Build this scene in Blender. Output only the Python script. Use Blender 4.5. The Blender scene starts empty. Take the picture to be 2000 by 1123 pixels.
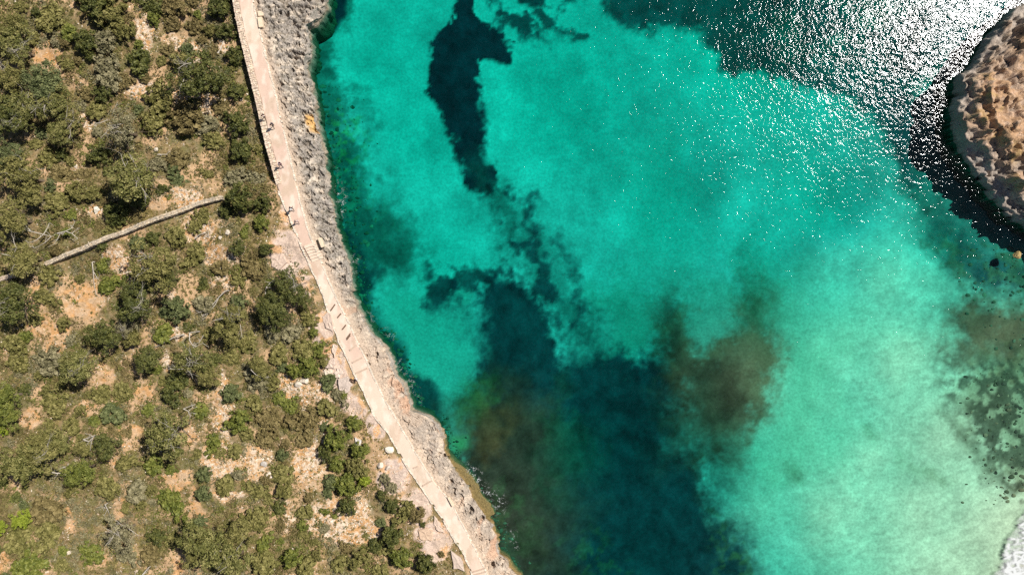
import bpy, bmesh, math, random
import numpy as np
from mathutils import Vector, Matrix

random.seed(7)
rng = np.random.default_rng(7)
SC = bpy.context.scene
COL = SC.collection

# ------------------------------------------------------------------ camera, sky, sun, exposure
H = 108.0                      # drone height over the sea, metres
F = 1400.0                     # focal length in pixels of the 2000 px wide photograph
cam = bpy.data.cameras.new('camera')
cam.sensor_width = 36.0
cam.lens = F / 2000.0 * 36.0
cam.clip_start = 1.0
cam.clip_end = 8000.0
co = bpy.data.objects.new('camera', cam)
COL.objects.link(co)
co.location = (0, 0, H)
co.rotation_euler = (0, 0, 0)
SC.camera = co

SUN_EL = math.radians(52.0)
SUN_AZ = math.atan2(0.85, 0.53)          # clockwise from +Y
world = bpy.data.worlds.new('World')
SC.world = world
world.use_nodes = True
wn = world.node_tree
bg = wn.nodes['Background']
sky = wn.nodes.new('ShaderNodeTexSky')
sky.sky_type = 'NISHITA'
sky.sun_disc = False
sky.sun_elevation = SUN_EL
sky.sun_rotation = SUN_AZ
wn.links.new(sky.outputs['Color'], bg.inputs['Color'])
bg.inputs['Strength'].default_value = 0.05

sd = bpy.data.lights.new('sun', 'SUN')
sd.energy = 4.9
sd.angle = math.radians(0.53)
sd.color = (1.0, 0.95, 0.87)
so = bpy.data.objects.new('sun', sd)
COL.objects.link(so)
sdir = Vector((math.sin(SUN_AZ) * math.cos(SUN_EL), math.cos(SUN_AZ) * math.cos(SUN_EL), math.sin(SUN_EL)))
so.rotation_euler = sdir.to_track_quat('Z', 'Y').to_euler()
so.location = (60, 40, 90)

SC.view_settings.view_transform = 'Standard'
SC.view_settings.look = 'None'
SC.view_settings.exposure = 0.22
SC.view_settings.gamma = 1.0
SC.view_settings.use_curve_mapping = False
SC.render.engine = 'CYCLES'
cy = SC.cycles
cy.use_denoising = False
cy.max_bounces = 6
cy.diffuse_bounces = 2
cy.glossy_bounces = 2
cy.transmission_bounces = 2
cy.volume_bounces = 0
cy.transparent_max_bounces = 8
cy.caustics_reflective = False
cy.caustics_refractive = False
cy.sample_clamp_indirect = 4.0

# ------------------------------------------------------------------ helpers
def sstep(a, b, x):
    t = np.clip((x - a) / (b - a), 0, 1)
    return t * t * (3 - 2 * t)

def _hash(ix, iy, seed):
    h = (ix.astype(np.int64) * 374761393 + iy.astype(np.int64) * 668265263 + seed * 1442695041) & 0x7fffffff
    h = ((h ^ (h >> 13)) * 1274126177) & 0x7fffffff
    h = ((h ^ (h >> 16)) * 668265263) & 0x7fffffff
    return ((h ^ (h >> 15)) & 0xffff) / 65535.0

def vn(x, y, seed=0):
    ix = np.floor(x); iy = np.floor(y)
    fx = x - ix; fy = y - iy
    fx = fx * fx * (3 - 2 * fx); fy = fy * fy * (3 - 2 * fy)
    a = _hash(ix, iy, seed); b = _hash(ix + 1, iy, seed)
    c = _hash(ix, iy + 1, seed); d = _hash(ix + 1, iy + 1, seed)
    return (a * (1 - fx) + b * fx) * (1 - fy) + (c * (1 - fx) + d * fx) * fy

def fbm(x, y, seed=0, oct=4, g=0.5):
    s = 0; a = 1; t = 0
    for i in range(oct):
        # rotate every octave so the lattice never lines up
        ca, sa = math.cos(0.7 * i + 0.4), math.sin(0.7 * i + 0.4)
        s = s + a * vn((x * ca - y * sa) * 2 ** i + 17.3 * i, (x * sa + y * ca) * 2 ** i - 9.1 * i, seed + i)
        t += a; a *= g
    return s / t

def ridge(x, y, seed=0, oct=3, g=0.5):
    s = 0; a = 1; t = 0
    for i in range(oct):
        ca, sa = math.cos(0.9 * i + 0.3), math.sin(0.9 * i + 0.3)
        n = vn((x * ca - y * sa) * 2 ** i + 7.7 * i, (x * sa + y * ca) * 2 ** i + 3.3 * i, seed + i)
        s = s + a * (1 - np.abs(2 * n - 1)); t += a; a *= g
    return s / t

def P(px, py, z=0.0):
    k = (H - z) / F
    return (px - 1000.0) * k, (561.5 - py) * k

def seg_dist(x, y, pts, closed):
    pts = np.asarray(pts, float)
    n = len(pts)
    best = np.full(x.shape, 1e18)
    for i in range(n if closed else n - 1):
        ax, ay = pts[i]; bx, by = pts[(i + 1) % n]
        dx, dy = bx - ax, by - ay
        L = dx * dx + dy * dy + 1e-12
        t = np.clip(((x - ax) * dx + (y - ay) * dy) / L, 0, 1)
        d = (x - ax - t * dx) ** 2 + (y - ay - t * dy) ** 2
        best = np.minimum(best, d)
    return np.sqrt(best)

def inside(x, y, pts):
    pts = np.asarray(pts, float)
    n = len(pts)
    r = np.zeros(x.shape, bool)
    j = n - 1
    for i in range(n):
        xi, yi = pts[i]; xj, yj = pts[j]
        if yi != yj:
            c = ((yi > y) != (yj > y)) & (x < (xj - xi) * (y - yi) / (yj - yi) + xi)
            r ^= c
        j = i
    return r

def sdf(x, y, pts):
    d = seg_dist(x, y, pts, True)
    return np.where(inside(x, y, pts), d, -d)     # positive inside

def mesh_np(name, V, Fc, mat=None, smooth=True):
    V = np.ascontiguousarray(V, dtype=np.float32); Fc = np.ascontiguousarray(Fc, dtype=np.int32)
    me = bpy.data.meshes.new(name)
    k = Fc.shape[1]
    me.vertices.add(len(V)); me.vertices.foreach_set('co', V.ravel())
    me.loops.add(Fc.size); me.loops.foreach_set('vertex_index', Fc.ravel())
    me.polygons.add(len(Fc))
    me.polygons.foreach_set('loop_start', np.arange(0, Fc.size, k, dtype=np.int32))
    me.polygons.foreach_set('loop_total', np.full(len(Fc), k, dtype=np.int32))
    me.polygons.foreach_set('use_smooth', np.full(len(Fc), smooth, dtype=bool))
    me.update(calc_edges=True)
    if mat: me.materials.append(mat)
    return me

def grid_faces(nr, nc):
    i = np.arange(nr * nc).reshape(nr, nc)
    return np.stack([i[:-1, :-1].ravel(), i[:-1, 1:].ravel(), i[1:, 1:].ravel(), i[1:, :-1].ravel()], 1)

def col_attr(me, name, C):
    a = me.color_attributes.new(name, 'FLOAT_COLOR', 'POINT')
    C = np.concatenate([C, np.ones((len(C), 1))], 1).astype(np.float32)
    a.data.foreach_set('color', C.ravel())

def flt_attr(me, name, v):
    a = me.attributes.new(name, 'FLOAT', 'POINT')
    a.data.foreach_set('value', np.ascontiguousarray(v, dtype=np.float32))

def link(name, me, parent=None, loc=None):
    o = bpy.data.objects.new(name, me)
    COL.objects.link(o)
    if parent: o.parent = parent
    if loc is not None: o.location = loc
    return o

def tag(o, label=None, cat=None, group=None, kind=None):
    if label: o['label'] = label
    if cat: o['category'] = cat
    if group: o['group'] = group
    if kind: o['kind'] = kind
    return o

def nodes_mat(name, rough=0.8, spec=0.3):
    m = bpy.data.materials.new(name); m.use_nodes = True
    b = m.node_tree.nodes['Principled BSDF']
    b.inputs['Roughness'].default_value = rough
    b.inputs['Specular IOR Level'].default_value = spec
    return m, m.node_tree, b

def N(nt, t, **kw):
    n = nt.nodes.new(t)
    for k, v in kw.items(): setattr(n, k, v)
    return n

def mixcol(nt, a, b, fac, mode='MIX'):
    n = N(nt, 'ShaderNodeMix', data_type='RGBA', blend_type=mode)
    for s, v in ((6, a), (7, b), (0, fac)):
        if isinstance(v, bpy.types.NodeSocket): nt.links.new(v, n.inputs[s])
        else: n.inputs[s].default_value = v if s == 0 else (*v, 1)
    return n.outputs[2]

def maprange(nt, v, a, b, c=0.0, d=1.0):
    n = N(nt, 'ShaderNodeMapRange')
    nt.links.new(v, n.inputs[0])
    for i, x in zip((1, 2, 3, 4), (a, b, c, d)): n.inputs[i].default_value = x
    return n.outputs[0]

def noise(nt, scale, detail=4, rough=0.55, coord=None, dist=0.0):
    n = N(nt, 'ShaderNodeTexNoise')
    n.inputs['Scale'].default_value = scale
    n.inputs['Detail'].default_value = detail
    n.inputs['Roughness'].default_value = rough
    n.inputs['Distortion'].default_value = dist
    if coord is None:
        g = N(nt, 'ShaderNodeNewGeometry'); coord = g.outputs['Position']
    nt.links.new(coord, n.inputs['Vector'])
    return n.outputs['Fac']

def bump(nt, b, h, strength=0.5, distance=0.1):
    n = N(nt, 'ShaderNodeBump')
    n.inputs['Strength'].default_value = strength
    n.inputs['Distance'].default_value = distance
    nt.links.new(h, n.inputs['Height'])
    nt.links.new(n.outputs['Normal'], b.inputs['Normal'])
    return n

def attr_mat(name, rough=0.9, spec=0.2, n1=6.0, amt=0.3, bs=0.5, bd=0.06, bscale=9.0):
    """colour comes from the mesh attribute 'base' with a fine grain over it"""
    m, nt, b = nodes_mat(name, rough, spec)
    a = N(nt, 'ShaderNodeAttribute', attribute_name='base')
    g = maprange(nt, noise(nt, n1, 5, 0.65), 0.3, 0.7, 1 - amt, 1 + amt)
    c = N(nt, 'ShaderNodeVectorMath', operation='SCALE')
    nt.links.new(a.outputs['Color'], c.inputs[0]); nt.links.new(g, c.inputs['Scale'])
    nt.links.new(c.outputs[0], b.inputs['Base Color'])
    bump(nt, b, noise(nt, bscale, 6, 0.65), bs, bd)
    return m

def tone_mat(name, c0, c1, c2, rough=0.7, spec=0.2, nscale=1.2):
    """c0 dark .. c2 light by the per-piece attribute 'tone', shifted a little by position"""
    m, nt, b = nodes_mat(name, rough, spec)
    a = N(nt, 'ShaderNodeAttribute', attribute_name='tone')
    r = N(nt, 'ShaderNodeValToRGB')
    e = r.color_ramp.elements
    e[0].color = (*c0, 1); e[0].position = 0.0
    e[1].color = (*c2, 1); e[1].position = 1.0
    k = e.new(0.5); k.color = (*c1, 1)
    nz = maprange(nt, noise(nt, nscale, 3), 0.3, 0.7, -0.25, 0.25)
    ad = N(nt, 'ShaderNodeMath', operation='ADD')
    nt.links.new(a.outputs['Fac'], ad.inputs[0]); nt.links.new(nz, ad.inputs[1])
    nt.links.new(ad.outputs[0], r.inputs[0])
    nt.links.new(r.outputs[0], b.inputs['Base Color'])
    return m

# ------------------------------------------------------------------ outlines read off the photograph (px in the 2000 px frame)
COAST = [(640,-220),(650,-140),(632,-60),(636,0),(635,12),(631,26),(622,40),(612,50),(602,57),(604,72),(605,84),(603,112),(598,136),
         (602,150),(608,164),(612,196),(615,220),(620,241),(623,258),(626,277),(629,300),(632,325),(635,345),(638,365),(644,397),(650,433),
         (656,450),(662,474),(669,492),(676,510),(680,540),(683,570),(694,594),(706,626),(722,646),(736,662),(748,678),(757,700),(770,730),
         (790,760),(802,788),(804,801),(830,810),(846,822),(856,836),(863,852),(868,874),(875,890),(882,912),(893,924),(905,938),
         (915,958),(924,972),(937,987),(949,1004),(958,1020),(970,1050),(963,1063),(972,1078),(987,1093),(1000,1110),(1010,1125),(1040,1180),(1080,1260),(1130,1340)]
PL = [(400,-220),(454,0),(460,34),(470,80),(482,128),(494,176),(504,220),(507,236),(520,289),(530,325),(538,355),(552,393),(570,433),
      (579,455),(592,488),(616,540),(630,574),(642,610),(653,641),(664,670),(675,692),(690,726),(710,762),(732,812),(760,848),(800,918),(830,960),
      (862,1008),(887,1050),(908,1083),(922,1120),(960,1240),(1000,1340)]
PR = [(440,-220),(492,0),(506,60),(520,120),(536,180),(546,228),(560,285),(572,337),(584,389),(599,445),(618,494),(640,546),(658,588),
      (678,626),(696,666),(711,694),(730,740),(750,780),(774,820),(798,862),(825,908),(850,943),(882,985),(902,1023),(925,1068),(950,1120),(995,1240),(1035,1340)]
# path height along the photograph's y
ZP = [(-220,4.2),(0,4.2),(480,3.9),(482,3.86),(508,3.1),(600,3.0),(740,2.6),(1123,2.3),(1340,2.2)]
WALL_END = 352
ZCOAST = [(-220,2.2),(0,2.3),(300,1.9),(600,1.5),(1123,1.2),(1340,1.2)]

def to_world(pts, zf):
    out = []
    for px, py in pts:
        out.append(P(px, py, zf(py)))
    return np.array(sorted(out, key=lambda q: q[1]))
zpx = lambda py: float(np.interp(py, [a for a, _ in ZP], [b for _, b in ZP]))
zcx = lambda py: float(np.interp(py, [a for a, _ in ZCOAST], [b for _, b in ZCOAST]))
Wc = to_world(COAST, lambda py: 0.5); Wl = to_world(PL, zpx); Wr = to_world(PR, zpx)
def py_of(y): return 561.5 - y * F / (H - 3.0)
xs_f = lambda y: np.interp(y, Wc[:, 1], Wc[:, 0]) + (fbm(y * 0.9, y * 0 + 5, 21, 4) - 0.5) * 0.9 + (fbm(y * 3.1, y * 0 + 2, 22, 2) - 0.5) * 0.30
xl_f = lambda y: np.interp(y, Wl[:, 1], Wl[:, 0])
xr_f = lambda y: np.interp(y, Wr[:, 1], Wr[:, 0])
def smooth_z(y):
    return np.interp(py_of(y), [a for a, _ in ZP], [b for _, b in ZP])
def zc_f(y):
    return np.interp(py_of(y), [a for a, _ in ZCOAST], [b for _, b in ZCOAST])
def wallness(y):
    return 1 - sstep(WALL_END - 6, WALL_END + 14, py_of(y))

def G_left(x, y):
    t = np.maximum(xl_f(y) - x, 0)
    w = wallness(y)
    z = smooth_z(y) - 0.12 - 1.4 * w * sstep(-0.01, 0.12, t) + 0.040 * t
    z = z + (fbm(x * 0.09, y * 0.09, 11, 3) - 0.5) * 1.8 * sstep(1, 9, t)
    z = z + (fbm(x * 0.7, y * 0.7, 12, 3) - 0.5) * 0.40 * sstep(0.2, 2, t)
    return z

def ground_z(x, y):
    x = np.atleast_1d(np.asarray(x, float)); y = np.atleast_1d(np.asarray(y, float))
    zl = G_left(x, y)
    return np.where(x < xl_f(y), zl, smooth_z(y) - 0.05)

def place(px, py, dz=0.0):
    """world point on the ground whose top at ground+dz shows at that pixel"""
    z = 4.0
    for _ in range(6):
        x, y = P(px, py, z + dz)
        z = float(ground_z(x, y)[0])
    return x, y, z

# bare places: centre, radii (px) and kind
BARE = [(90,112,30,30,'soil'),(160,588,52,40,'pale'),(100,640,40,24,'soil'),(255,852,24,30,'soil'),(60,820,20,22,'soil'),(432,800,20,75,'rubble'),
        (560,755,30,26,'rubble'),(500,900,36,40,'rubble'),(600,905,32,52,'rubble'),(640,1015,62,42,'rubble'),(700,1045,60,26,'rubble'),
        (280,62,20,44,'rubble'),(342,78,30,14,'rubble'),(385,110,22,26,'rubble'),(270,175,52,20,'rubble'),(345,190,28,18,'rubble'),
        (400,200,26,22,'rubble'),(170,235,16,26,'rubble'),(145,345,22,16,'rubble'),(190,410,14,16,'rubble'),(300,400,40,14,'soil'),
        (360,385,40,18,'rubble'),(225,500,30,26,'rubble'),(245,545,22,30,'rubble'),(390,450,40,40,'rubble'),(430,500,40,20,'rubble'),
        (440,555,34,24,'rubble'),(330,590,14,30,'rubble'),(65,590,16,60,'soil'),(110,660,26,36,'soil'),(345,650,30,16,'rubble'),
        (320,705,14,20,'rubble'),(200,735,20,26,'soil'),(170,795,30,16,'soil'),(280,770,24,22,'soil'),(370,850,14,30,'soil'),
        (220,890,14,30,'soil'),(350,935,36,22,'pale'),(430,900,44,36,'rubble'),(380,985,16,34,'soil'),(135,1020,12,30,'soil'),
        (235,990,18,26,'soil'),(200,1090,14,14,'soil'),(5,1100,18,26,'pale'),(345,1105,14,30,'soil'),(450,965,34,12,'rubble'),
        (565,495,44,52,'slab'),(590,560,22,22,'slab'),(630,640,22,40,'slab'),(620,770,28,22,'rubble'),(650,720,26,52,'slab'),(690,790,30,30,'slab'),(735,830,24,34,'slab'),
        (770,930,40,40,'slab'),(810,990,40,36,'slab'),(850,1060,34,44,'slab'),(830,1040,26,20,'slab'),(560,1010,12,40,'rubble'),(435,90,10,22,'rubble'),(425,20,8,14,'rubble'),(600,470,20,60,'slab'),(560,400,12,40,'slab'),(700,1010,26,40,'rubble'),(590,790,8,60,'rubble'),(635,830,8,60,'rubble')]
BX = np.array([[b[0], b[1], b[2], b[3]] for b in BARE], float)
BK = [b[4] for b in BARE]

# ------------------------------------------------------------------ sea bed
def build_seabed():
    xs = np.concatenate([[-900, -300, -120], np.arange(-50, 100, 0.27), [130, 250, 900]])
    ys = np.concatenate([[-900, -250, -90], np.arange(-56, 56, 0.27), [90, 250, 900]])
    X, Y = np.meshgrid(xs, ys)
    k = (H + 3.5) / F
    px = 1000 + X / k; py = 561.5 - Y / k          # photo position of bed points about 3.5 m down
    # gentle warp so that patch outlines wander like grown ones
    wx = (fbm(X * 0.16, Y * 0.16, 31, 4) - 0.5) * 46 + (fbm(X * 0.7, Y * 0.7, 33, 3) - 0.5) * 16
    wy = (fbm(X * 0.16, Y * 0.16, 32, 4) - 0.5) * 46 + (fbm(X * 0.7, Y * 0.7, 34, 3) - 0.5) * 16
    qx = px + wx; qy = py + wy
    D = np.array([(560,100,5),(650,30,7),(720,120,8),(630,250,5),(700,330,6.5),(800,250,8),(860,500,7.5),(1100,180,8.5),(1300,400,7.6),(1500,450,6.4),
                  (1620,400,7.5),(1640,530,3.4),(1720,560,2.4),(1820,560,2.6),(1650,700,2.2),(1620,830,2.3),(1750,700,1.4),(1700,900,1.5),(1850,850,0.95),(1500,1000,2.6),
                  (1620,1000,1.5),(1800,1000,1.0),(1880,1080,0.8),(1925,1060,0.6),(1960,1090,0.02),(1990,1010,0.4),(1995,1095,-0.25),(2100,1050,-0.8),(2300,1300,-2),(2100,900,1.2),
                  (1440,740,2.0),(1340,720,2.8),(1950,660,1.6),(1930,800,1.0),(1200,850,7),(1250,700,6.5),(1000,830,3.2),(960,880,2.5),(1010,1050,2.6),(1250,1080,5),
                  (1440,1080,3.2),(1350,950,5),(870,640,6),(850,720,5.5),(890,860,3.4),(740,560,6),(700,480,6),(820,780,5),(930,1000,1.6),
                  (1850,250,3.5),(1800,200,4.5),(1860,120,4),(1900,400,3.2),(1820,350,4.5),(1950,30,4),(1500,50,10),(1750,100,9),(1980,480,3),(1850,470,4.5),(1900,560,2.6),(1000,-300,10),(1100,600,6.2),(1200,560,6.2),(1400,1300,4),(1900,-200,12)], float)
    num = np.zeros(X.shape); den = np.zeros(X.shape)
    for dx, dy, dz in D:
        w = 1.0 / ((px - dx) ** 2 + (py - dy) ** 2 + 45.0 ** 2) ** 1.6
        num += w * dz; den += w
    Z = num / den
    far = sstep(1400, 6000, np.hypot(px - 1000, py - 561))
    Z = Z * (1 - far) + 14 * far
    # sand colour
    t = sstep(5.5, 1.0, Z) if False else 1 - sstep(1.0, 5.5, Z)
    n = fbm(X * 0.25, Y * 0.25, 41, 4)
    sand = np.array([0.44, 0.50, 0.47])[None, None] * (1 - t[..., None]) + np.array([0.58, 0.62, 0.44])[None, None] * t[..., None]
    sand = sand * (0.92 + 0.34 * (n[..., None] - 0.5) * 2 * (1 - 0.4 * t[..., None]))
    # faint rippled mottling, painted into the sand in place of caustic light
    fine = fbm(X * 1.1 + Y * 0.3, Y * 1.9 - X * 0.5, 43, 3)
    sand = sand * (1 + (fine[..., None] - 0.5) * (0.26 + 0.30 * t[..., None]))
    C = sand
    NF = fbm(X * 1.7, Y * 1.7, 47, 3) - 0.5; NS = sstep(0.42, 0.66, fbm(X * 0.13, Y * 0.13, 48, 2)); cover = np.zeros(X.shape)
    relief = np.zeros(X.shape)
    def layer(poly, col, soft, amp=0.0, fr=0.5, opac=1.0, seed=50, wob=1.0, up=0.0, speck=None):
        nonlocal C, relief, cover
        d = sdf(px + wx * wob, py + wy * wob, poly)
        nn = (fbm(X * fr, Y * fr, seed, 5, 0.6) - 0.5) + 0.35 * NF
        sf = soft * (1.3 + 1.6 * NS)
        m = sstep(-sf, sf, d + nn * amp * 1.7) * opac
        if speck is not None:
            s = fbm(X * speck[0], Y * speck[0], seed + 7, 4)
            m = m * sstep(speck[1], speck[2], s)
        C = C * (1 - m[..., None]) + np.array(col) * m[..., None]
        relief = relief + m * up
        cover = np.maximum(cover, m * (1 if max(col) < 0.2 else 0.3))
        return m
    GR = (0.016, 0.024, 0.036)
    # turbid, greener patches inside the right basin
    layer([(1290,60),(1400,110),(1400,330),(1330,300),(1260,240)], (0.28,0.36,0.34), 60, 80, 0.2, 0.55, 51)
    layer([(1500,200),(1640,230),(1640,420),(1540,420),(1490,300)], (0.30,0.42,0.38), 60, 60, 0.2, 0.55, 52)
    layer([(1240,260),(1340,250),(1360,700),(1220,700)], (0.22,0.32,0.27), 50, 80, 0.2, 0.6, 53)
    layer([(1160,560),(1560,540),(1540,700),(1150,720)], (0.16,0.25,0.19), 45, 80, 0.25, 0.8, 54)
    layer([(1530,600),(1640,640),(1640,900),(1500,980),(1400,900),(1480,840)], (0.32,0.46,0.30), 60, 50, 0.25, 0.7, 59)
    layer([(720,530),(930,560),(960,900),(860,890),(760,760)], (0.20,0.31,0.25), 30, 40, 0.3, 0.75, 55)
    # long seagrass bed
    layer([(895,-60),(880,20),(850,45),(838,80),(832,110),(830,145),(838,185),(850,210),(862,230),(885,290),(900,330),(915,372),(955,372),
           (980,350),(965,330),(945,300),(944,260),(940,220),(938,180),(932,140),(938,108),(975,104),(1000,112),(1005,85),(995,60),(965,40),(938,15),(925,0),(940,-60)],
          GR, 4.0, 20, 0.6, 1.0, 60, 0.28, 0.5)
    layer([(930,-60),(1180,-60),(1100,40),(1030,60),(960,45)], GR, 14, 50, 0.5, 0.92, 61, 0.8, 0.4, (0.5, 0.40, 0.60))
    layer([(1040,-20),(1075,10),(1110,35),(1160,52),(1130,52),(1075,38),(1045,10)], GR, 5, 20, 0.6, 0.85, 62, 0.5, 0.4)
    layer([(925,330),(980,350),(1040,440),(1100,520),(1180,620),(1150,680),(1080,640),(1040,540),(1000,500),(985,430),(940,390)], (0.03,0.07,0.06), 30, 60, 0.4, 0.78, 63, 0.9, 0.3)
    layer([(950,360),(1050,380),(1130,560),(1150,640),(1040,600),(990,480)], GR, 20, 60, 0.45, 0.85, 64, 0.8, 0.4, (0.5, 0.42, 0.62))
    layer([(1690,190),(1770,330),(1820,450),(1880,560),(1960,600),(2100,500),(2100,0),(1800,0)], (0.06,0.13,0.12), 46, 50, 0.3, 0.75, 68)
    layer([(1190,-60),(1192,5),(1215,28),(1260,38),(1330,42),(1380,48),(1408,80),(1425,118),(1450,135),(1480,126),(1530,135),(1600,160),(1680,195),
           (1722,245),(1752,300),(1785,370),(1815,440),(1840,500),(1900,560),(2100,560),(2100,-60)], (0.022,0.055,0.066), 10, 30, 0.5, 0.97, 65, 0.35, 0.4)
    layer([(1480,20),(1640,-30),(1800,-40),(1790,60),(1640,90),(1520,90)], (0.06,0.15,0.13), 30, 60, 0.35, 0.6, 66, 1.0, 0, (0.3, 0.45, 0.6))
    layer([(1790,330),(1860,400),(1870,480),(1900,560),(1850,590),(1800,480)], (0.11,0.20,0.15), 40, 50, 0.35, 0.6, 67)
    layer([(1805,140),(1850,120),(1870,300),(1960,430),(2060,470),(2060,540),(1910,505),(1825,385),(1790,250)], (0.13,0.20,0.17), 14, 20, 0.4, 0.9, 103, 0.4)  # bed colour painted lighter here to lift the headland's cast shadow
    # left shore
    layer([(690,390),(770,400),(815,450),(800,530),(740,540),(680,500)], (0.05,0.11,0.09), 26, 50, 0.5, 0.85, 69, 0.8, 0.3)
    layer([(560,-60),(665,-60),(660,30),(645,60),(640,150),(660,220),(700,300),(700,400),(780,440),(800,500),(760,540),(700,520),(640,440),(590,220),(560,60)],
          (0.05,0.095,0.08), 18, 44, 0.5, 0.93, 70, 0.8, 0.3)
    layer([(600,90),(680,140),(740,330),(820,470),(770,540),(640,460),(590,240)], (0.05,0.10,0.085), 30, 70, 0.4, 0.75, 71, 0.8, 0.3, (0.5, 0.40, 0.62))
    layer([(630,20),(650,-30),(668,-30),(662,20),(650,42),(636,44)], GR, 4, 6, 0.8, 1.0, 72, 0.2, 0.4)
    layer([(600,215),(690,215),(700,290),(660,330),(610,300)], (0.16,0.26,0.08), 14, 40, 0.8, 0.6, 73, 1.0, 0.3, (1.3, 0.5, 0.62))
    layer([(600,300),(690,300),(760,430),(660,440),(600,400)], (0.12,0.22,0.12), 14, 40, 0.8, 0.4, 74, 1.0, 0.3, (1.6, 0.5, 0.62))
    layer([(620,420),(672,440),(700,500),(735,530),(722,570),(745,630),(790,670),(800,722),(838,742),(866,772),(874,810),(874,870),(850,900),(760,780),(660,560)],
          (0.018,0.036,0.042), 9, 18, 0.4, 0.96, 75, 0.4, 0.4)
    layer([(830,520),(850,545),(875,525),(890,560),(870,600),(845,605),(828,585),(848,570)], GR, 6, 26, 0.7, 0.9, 76, 0.7, 0.4)
    layer([(880,520),(930,505),(1010,520),(1010,560),(960,590),(900,580)], GR, 14, 50, 0.55, 0.85, 77, 0.8, 0.4, (0.5, 0.38, 0.58))
    # great dark bed in the middle
    layer([(925,565),(960,535),(1010,548),(1055,565),(1078,600),(1080,650),(1100,680),(1130,692),(1190,682),(1240,700),(1290,706),(1325,715),(1345,790),(1345,880),
           (1385,945),(1420,1005),(1455,1060),(1480,1120),(1530,1240),(960,1240),(930,1120),(890,960),(878,885),(905,870),(890,840),(898,770),(925,730),(918,650),(922,600)],
          (0.013,0.033,0.042), 18, 46, 0.35, 0.985, 80, 0.65, 0.5)
    layer([(935,760),(970,720),(1040,740),(1080,800),(1120,880),(1130,1000),(1120,1123),(960,1180),(890,980),(905,900),(915,830)],
          (0.11,0.036,0.022), 34, 50, 0.3, 0.85, 81, 0.6)
    layer([(895,790),(930,755),(985,790),(1000,850),(960,900),(905,880)], (0.24,0.055,0.024), 22, 40, 0.5, 0.75, 82)
    layer([(900,740),(960,740),(970,770),(910,810),(885,830)], (0.16,0.20,0.06), 16, 30, 0.5, 0.35, 83)
    layer([(880,850),(910,860),(912,872),(885,880)], (0.22,0.36,0.16), 6, 10, 0.8, 0.9, 84, 0.4)
    layer([(1080,760),(1110,800),(1150,920),(1090,960),(1060,860)], (0.05,0.09,0.05), 26, 60, 0.4, 0.4, 85)
    layer([(960,940),(1010,960),(1040,1080),(990,1110),(950,1010)], (0.13,0.11,0.045), 20, 60, 0.5, 0.4, 86, 1, 0, (0.5, 0.45, 0.6))
    layer([(1110,1050),(1170,1040),(1240,1130),(1140,1140)], (0.12,0.115,0.045), 14, 50, 0.6, 0.35, 87, 1, 0, (0.9, 0.48, 0.6))
    layer([(1400,1020),(1440,1050),(1480,1130),(1420,1130)], (0.13,0.13,0.05), 14, 40, 0.6, 0.7, 88, 0.6, 0, (1.3, 0.44, 0.6))
    # brown weed fields
    layer([(1290,620),(1310,590),(1340,620),(1360,690),(1420,660),(1430,590),(1460,560),(1500,600),(1510,700),(1500,800),(1460,870),(1380,880),(1320,760)],
          (0.25,0.070,0.028), 26, 60, 0.35, 0.84, 90, 0.9)
    layer([(1300,600),(1330,600),(1335,700),(1305,700)], (0.05,0.05,0.04), 16, 30, 0.5, 0.7, 91)
    layer([(1452,500),(1470,490),(1485,560),(1500,640),(1440,650)], (0.05,0.10,0.06), 18, 30, 0.5, 0.75, 92)
    layer([(1300,680),(1420,690),(1460,800),(1430,890),(1390,960),(1340,900)], (0.12,0.045,0.028), 34, 50, 0.4, 0.85, 93)
    layer([(1830,600),(1900,575),(2100,590),(2100,760),(1990,740),(1930,720),(1850,690)], (0.19,0.055,0.024), 22, 60, 0.35, 0.88, 94, 1.0)
    layer([(1880,700),(1960,690),(2100,720),(2100,960),(1995,980),(1960,930),(1900,860),(1850,780)], (0.20,0.18,0.09), 18, 50, 0.45, 0.65, 95, 1.0)
    layer([(1840,700),(1960,690),(2100,720),(2100,1000),(1995,1000),(1940,930),(1880,850),(1830,760)], (0.045,0.055,0.035), 16, 60, 0.5, 0.85, 96, 1.0, 0.25, (0.75, 0.38, 0.54))
    layer([(1820,800),(1835,810),(1900,880),(1960,950),(1950,955),(1890,895)], (0.08,0.09,0.05), 7, 12, 0.6, 0.75, 97, 0.35)
    layer([(1535,905),(1560,900),(1565,935),(1540,940)], (0.10,0.13,0.06), 16, 20, 0.5, 0.6, 98)
    layer([(1675,815),(1690,830),(1710,855),(1695,855),(1672,830)], (0.16,0.22,0.12), 7, 14, 0.5, 0.6, 99, 0.4)
    layer([(1770,905),(1800,905),(1840,930),(1830,940),(1780,915)], (0.14,0.19,0.09), 7, 14, 0.5, 0.6, 100, 0.4)
    layer([(1740,870),(1755,880),(1752,905),(1738,890)], (0.20,0.28,0.15), 8, 14, 0.5, 0.5, 101, 0.4)
    # rocks under water beside the headland
    layer([(1830,480),(1960,470),(2040,520),(2040,620),(1900,560),(1850,540)], (0.10,0.12,0.07), 16, 50, 0.5, 0.8, 102, 1, 0.4, (0.8, 0.42, 0.6))
    mott = fbm(X * 0.55, Y * 0.55, 49, 5, 0.62) - 0.5
    C = C * (1 + cover * mott * 1.5)[..., None]
    # wet beach
    beach = 1 - sstep(-0.1, 0.35, Z)
    C = C * (1 - beach[..., None]) + np.array([0.62, 0.56, 0.44]) * beach[..., None]
    Zw = -Z + relief * (0.3 + 0.5 * fbm(X * 1.3, Y * 1.3, 44, 3)) + (fbm(X * 0.5, Y * 0.5, 45, 3) - 0.5) * 0.25 * sstep(0.3, 2, Z)
    V = np.stack([X.ravel(), Y.ravel(), Zw.ravel()], 1)
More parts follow.
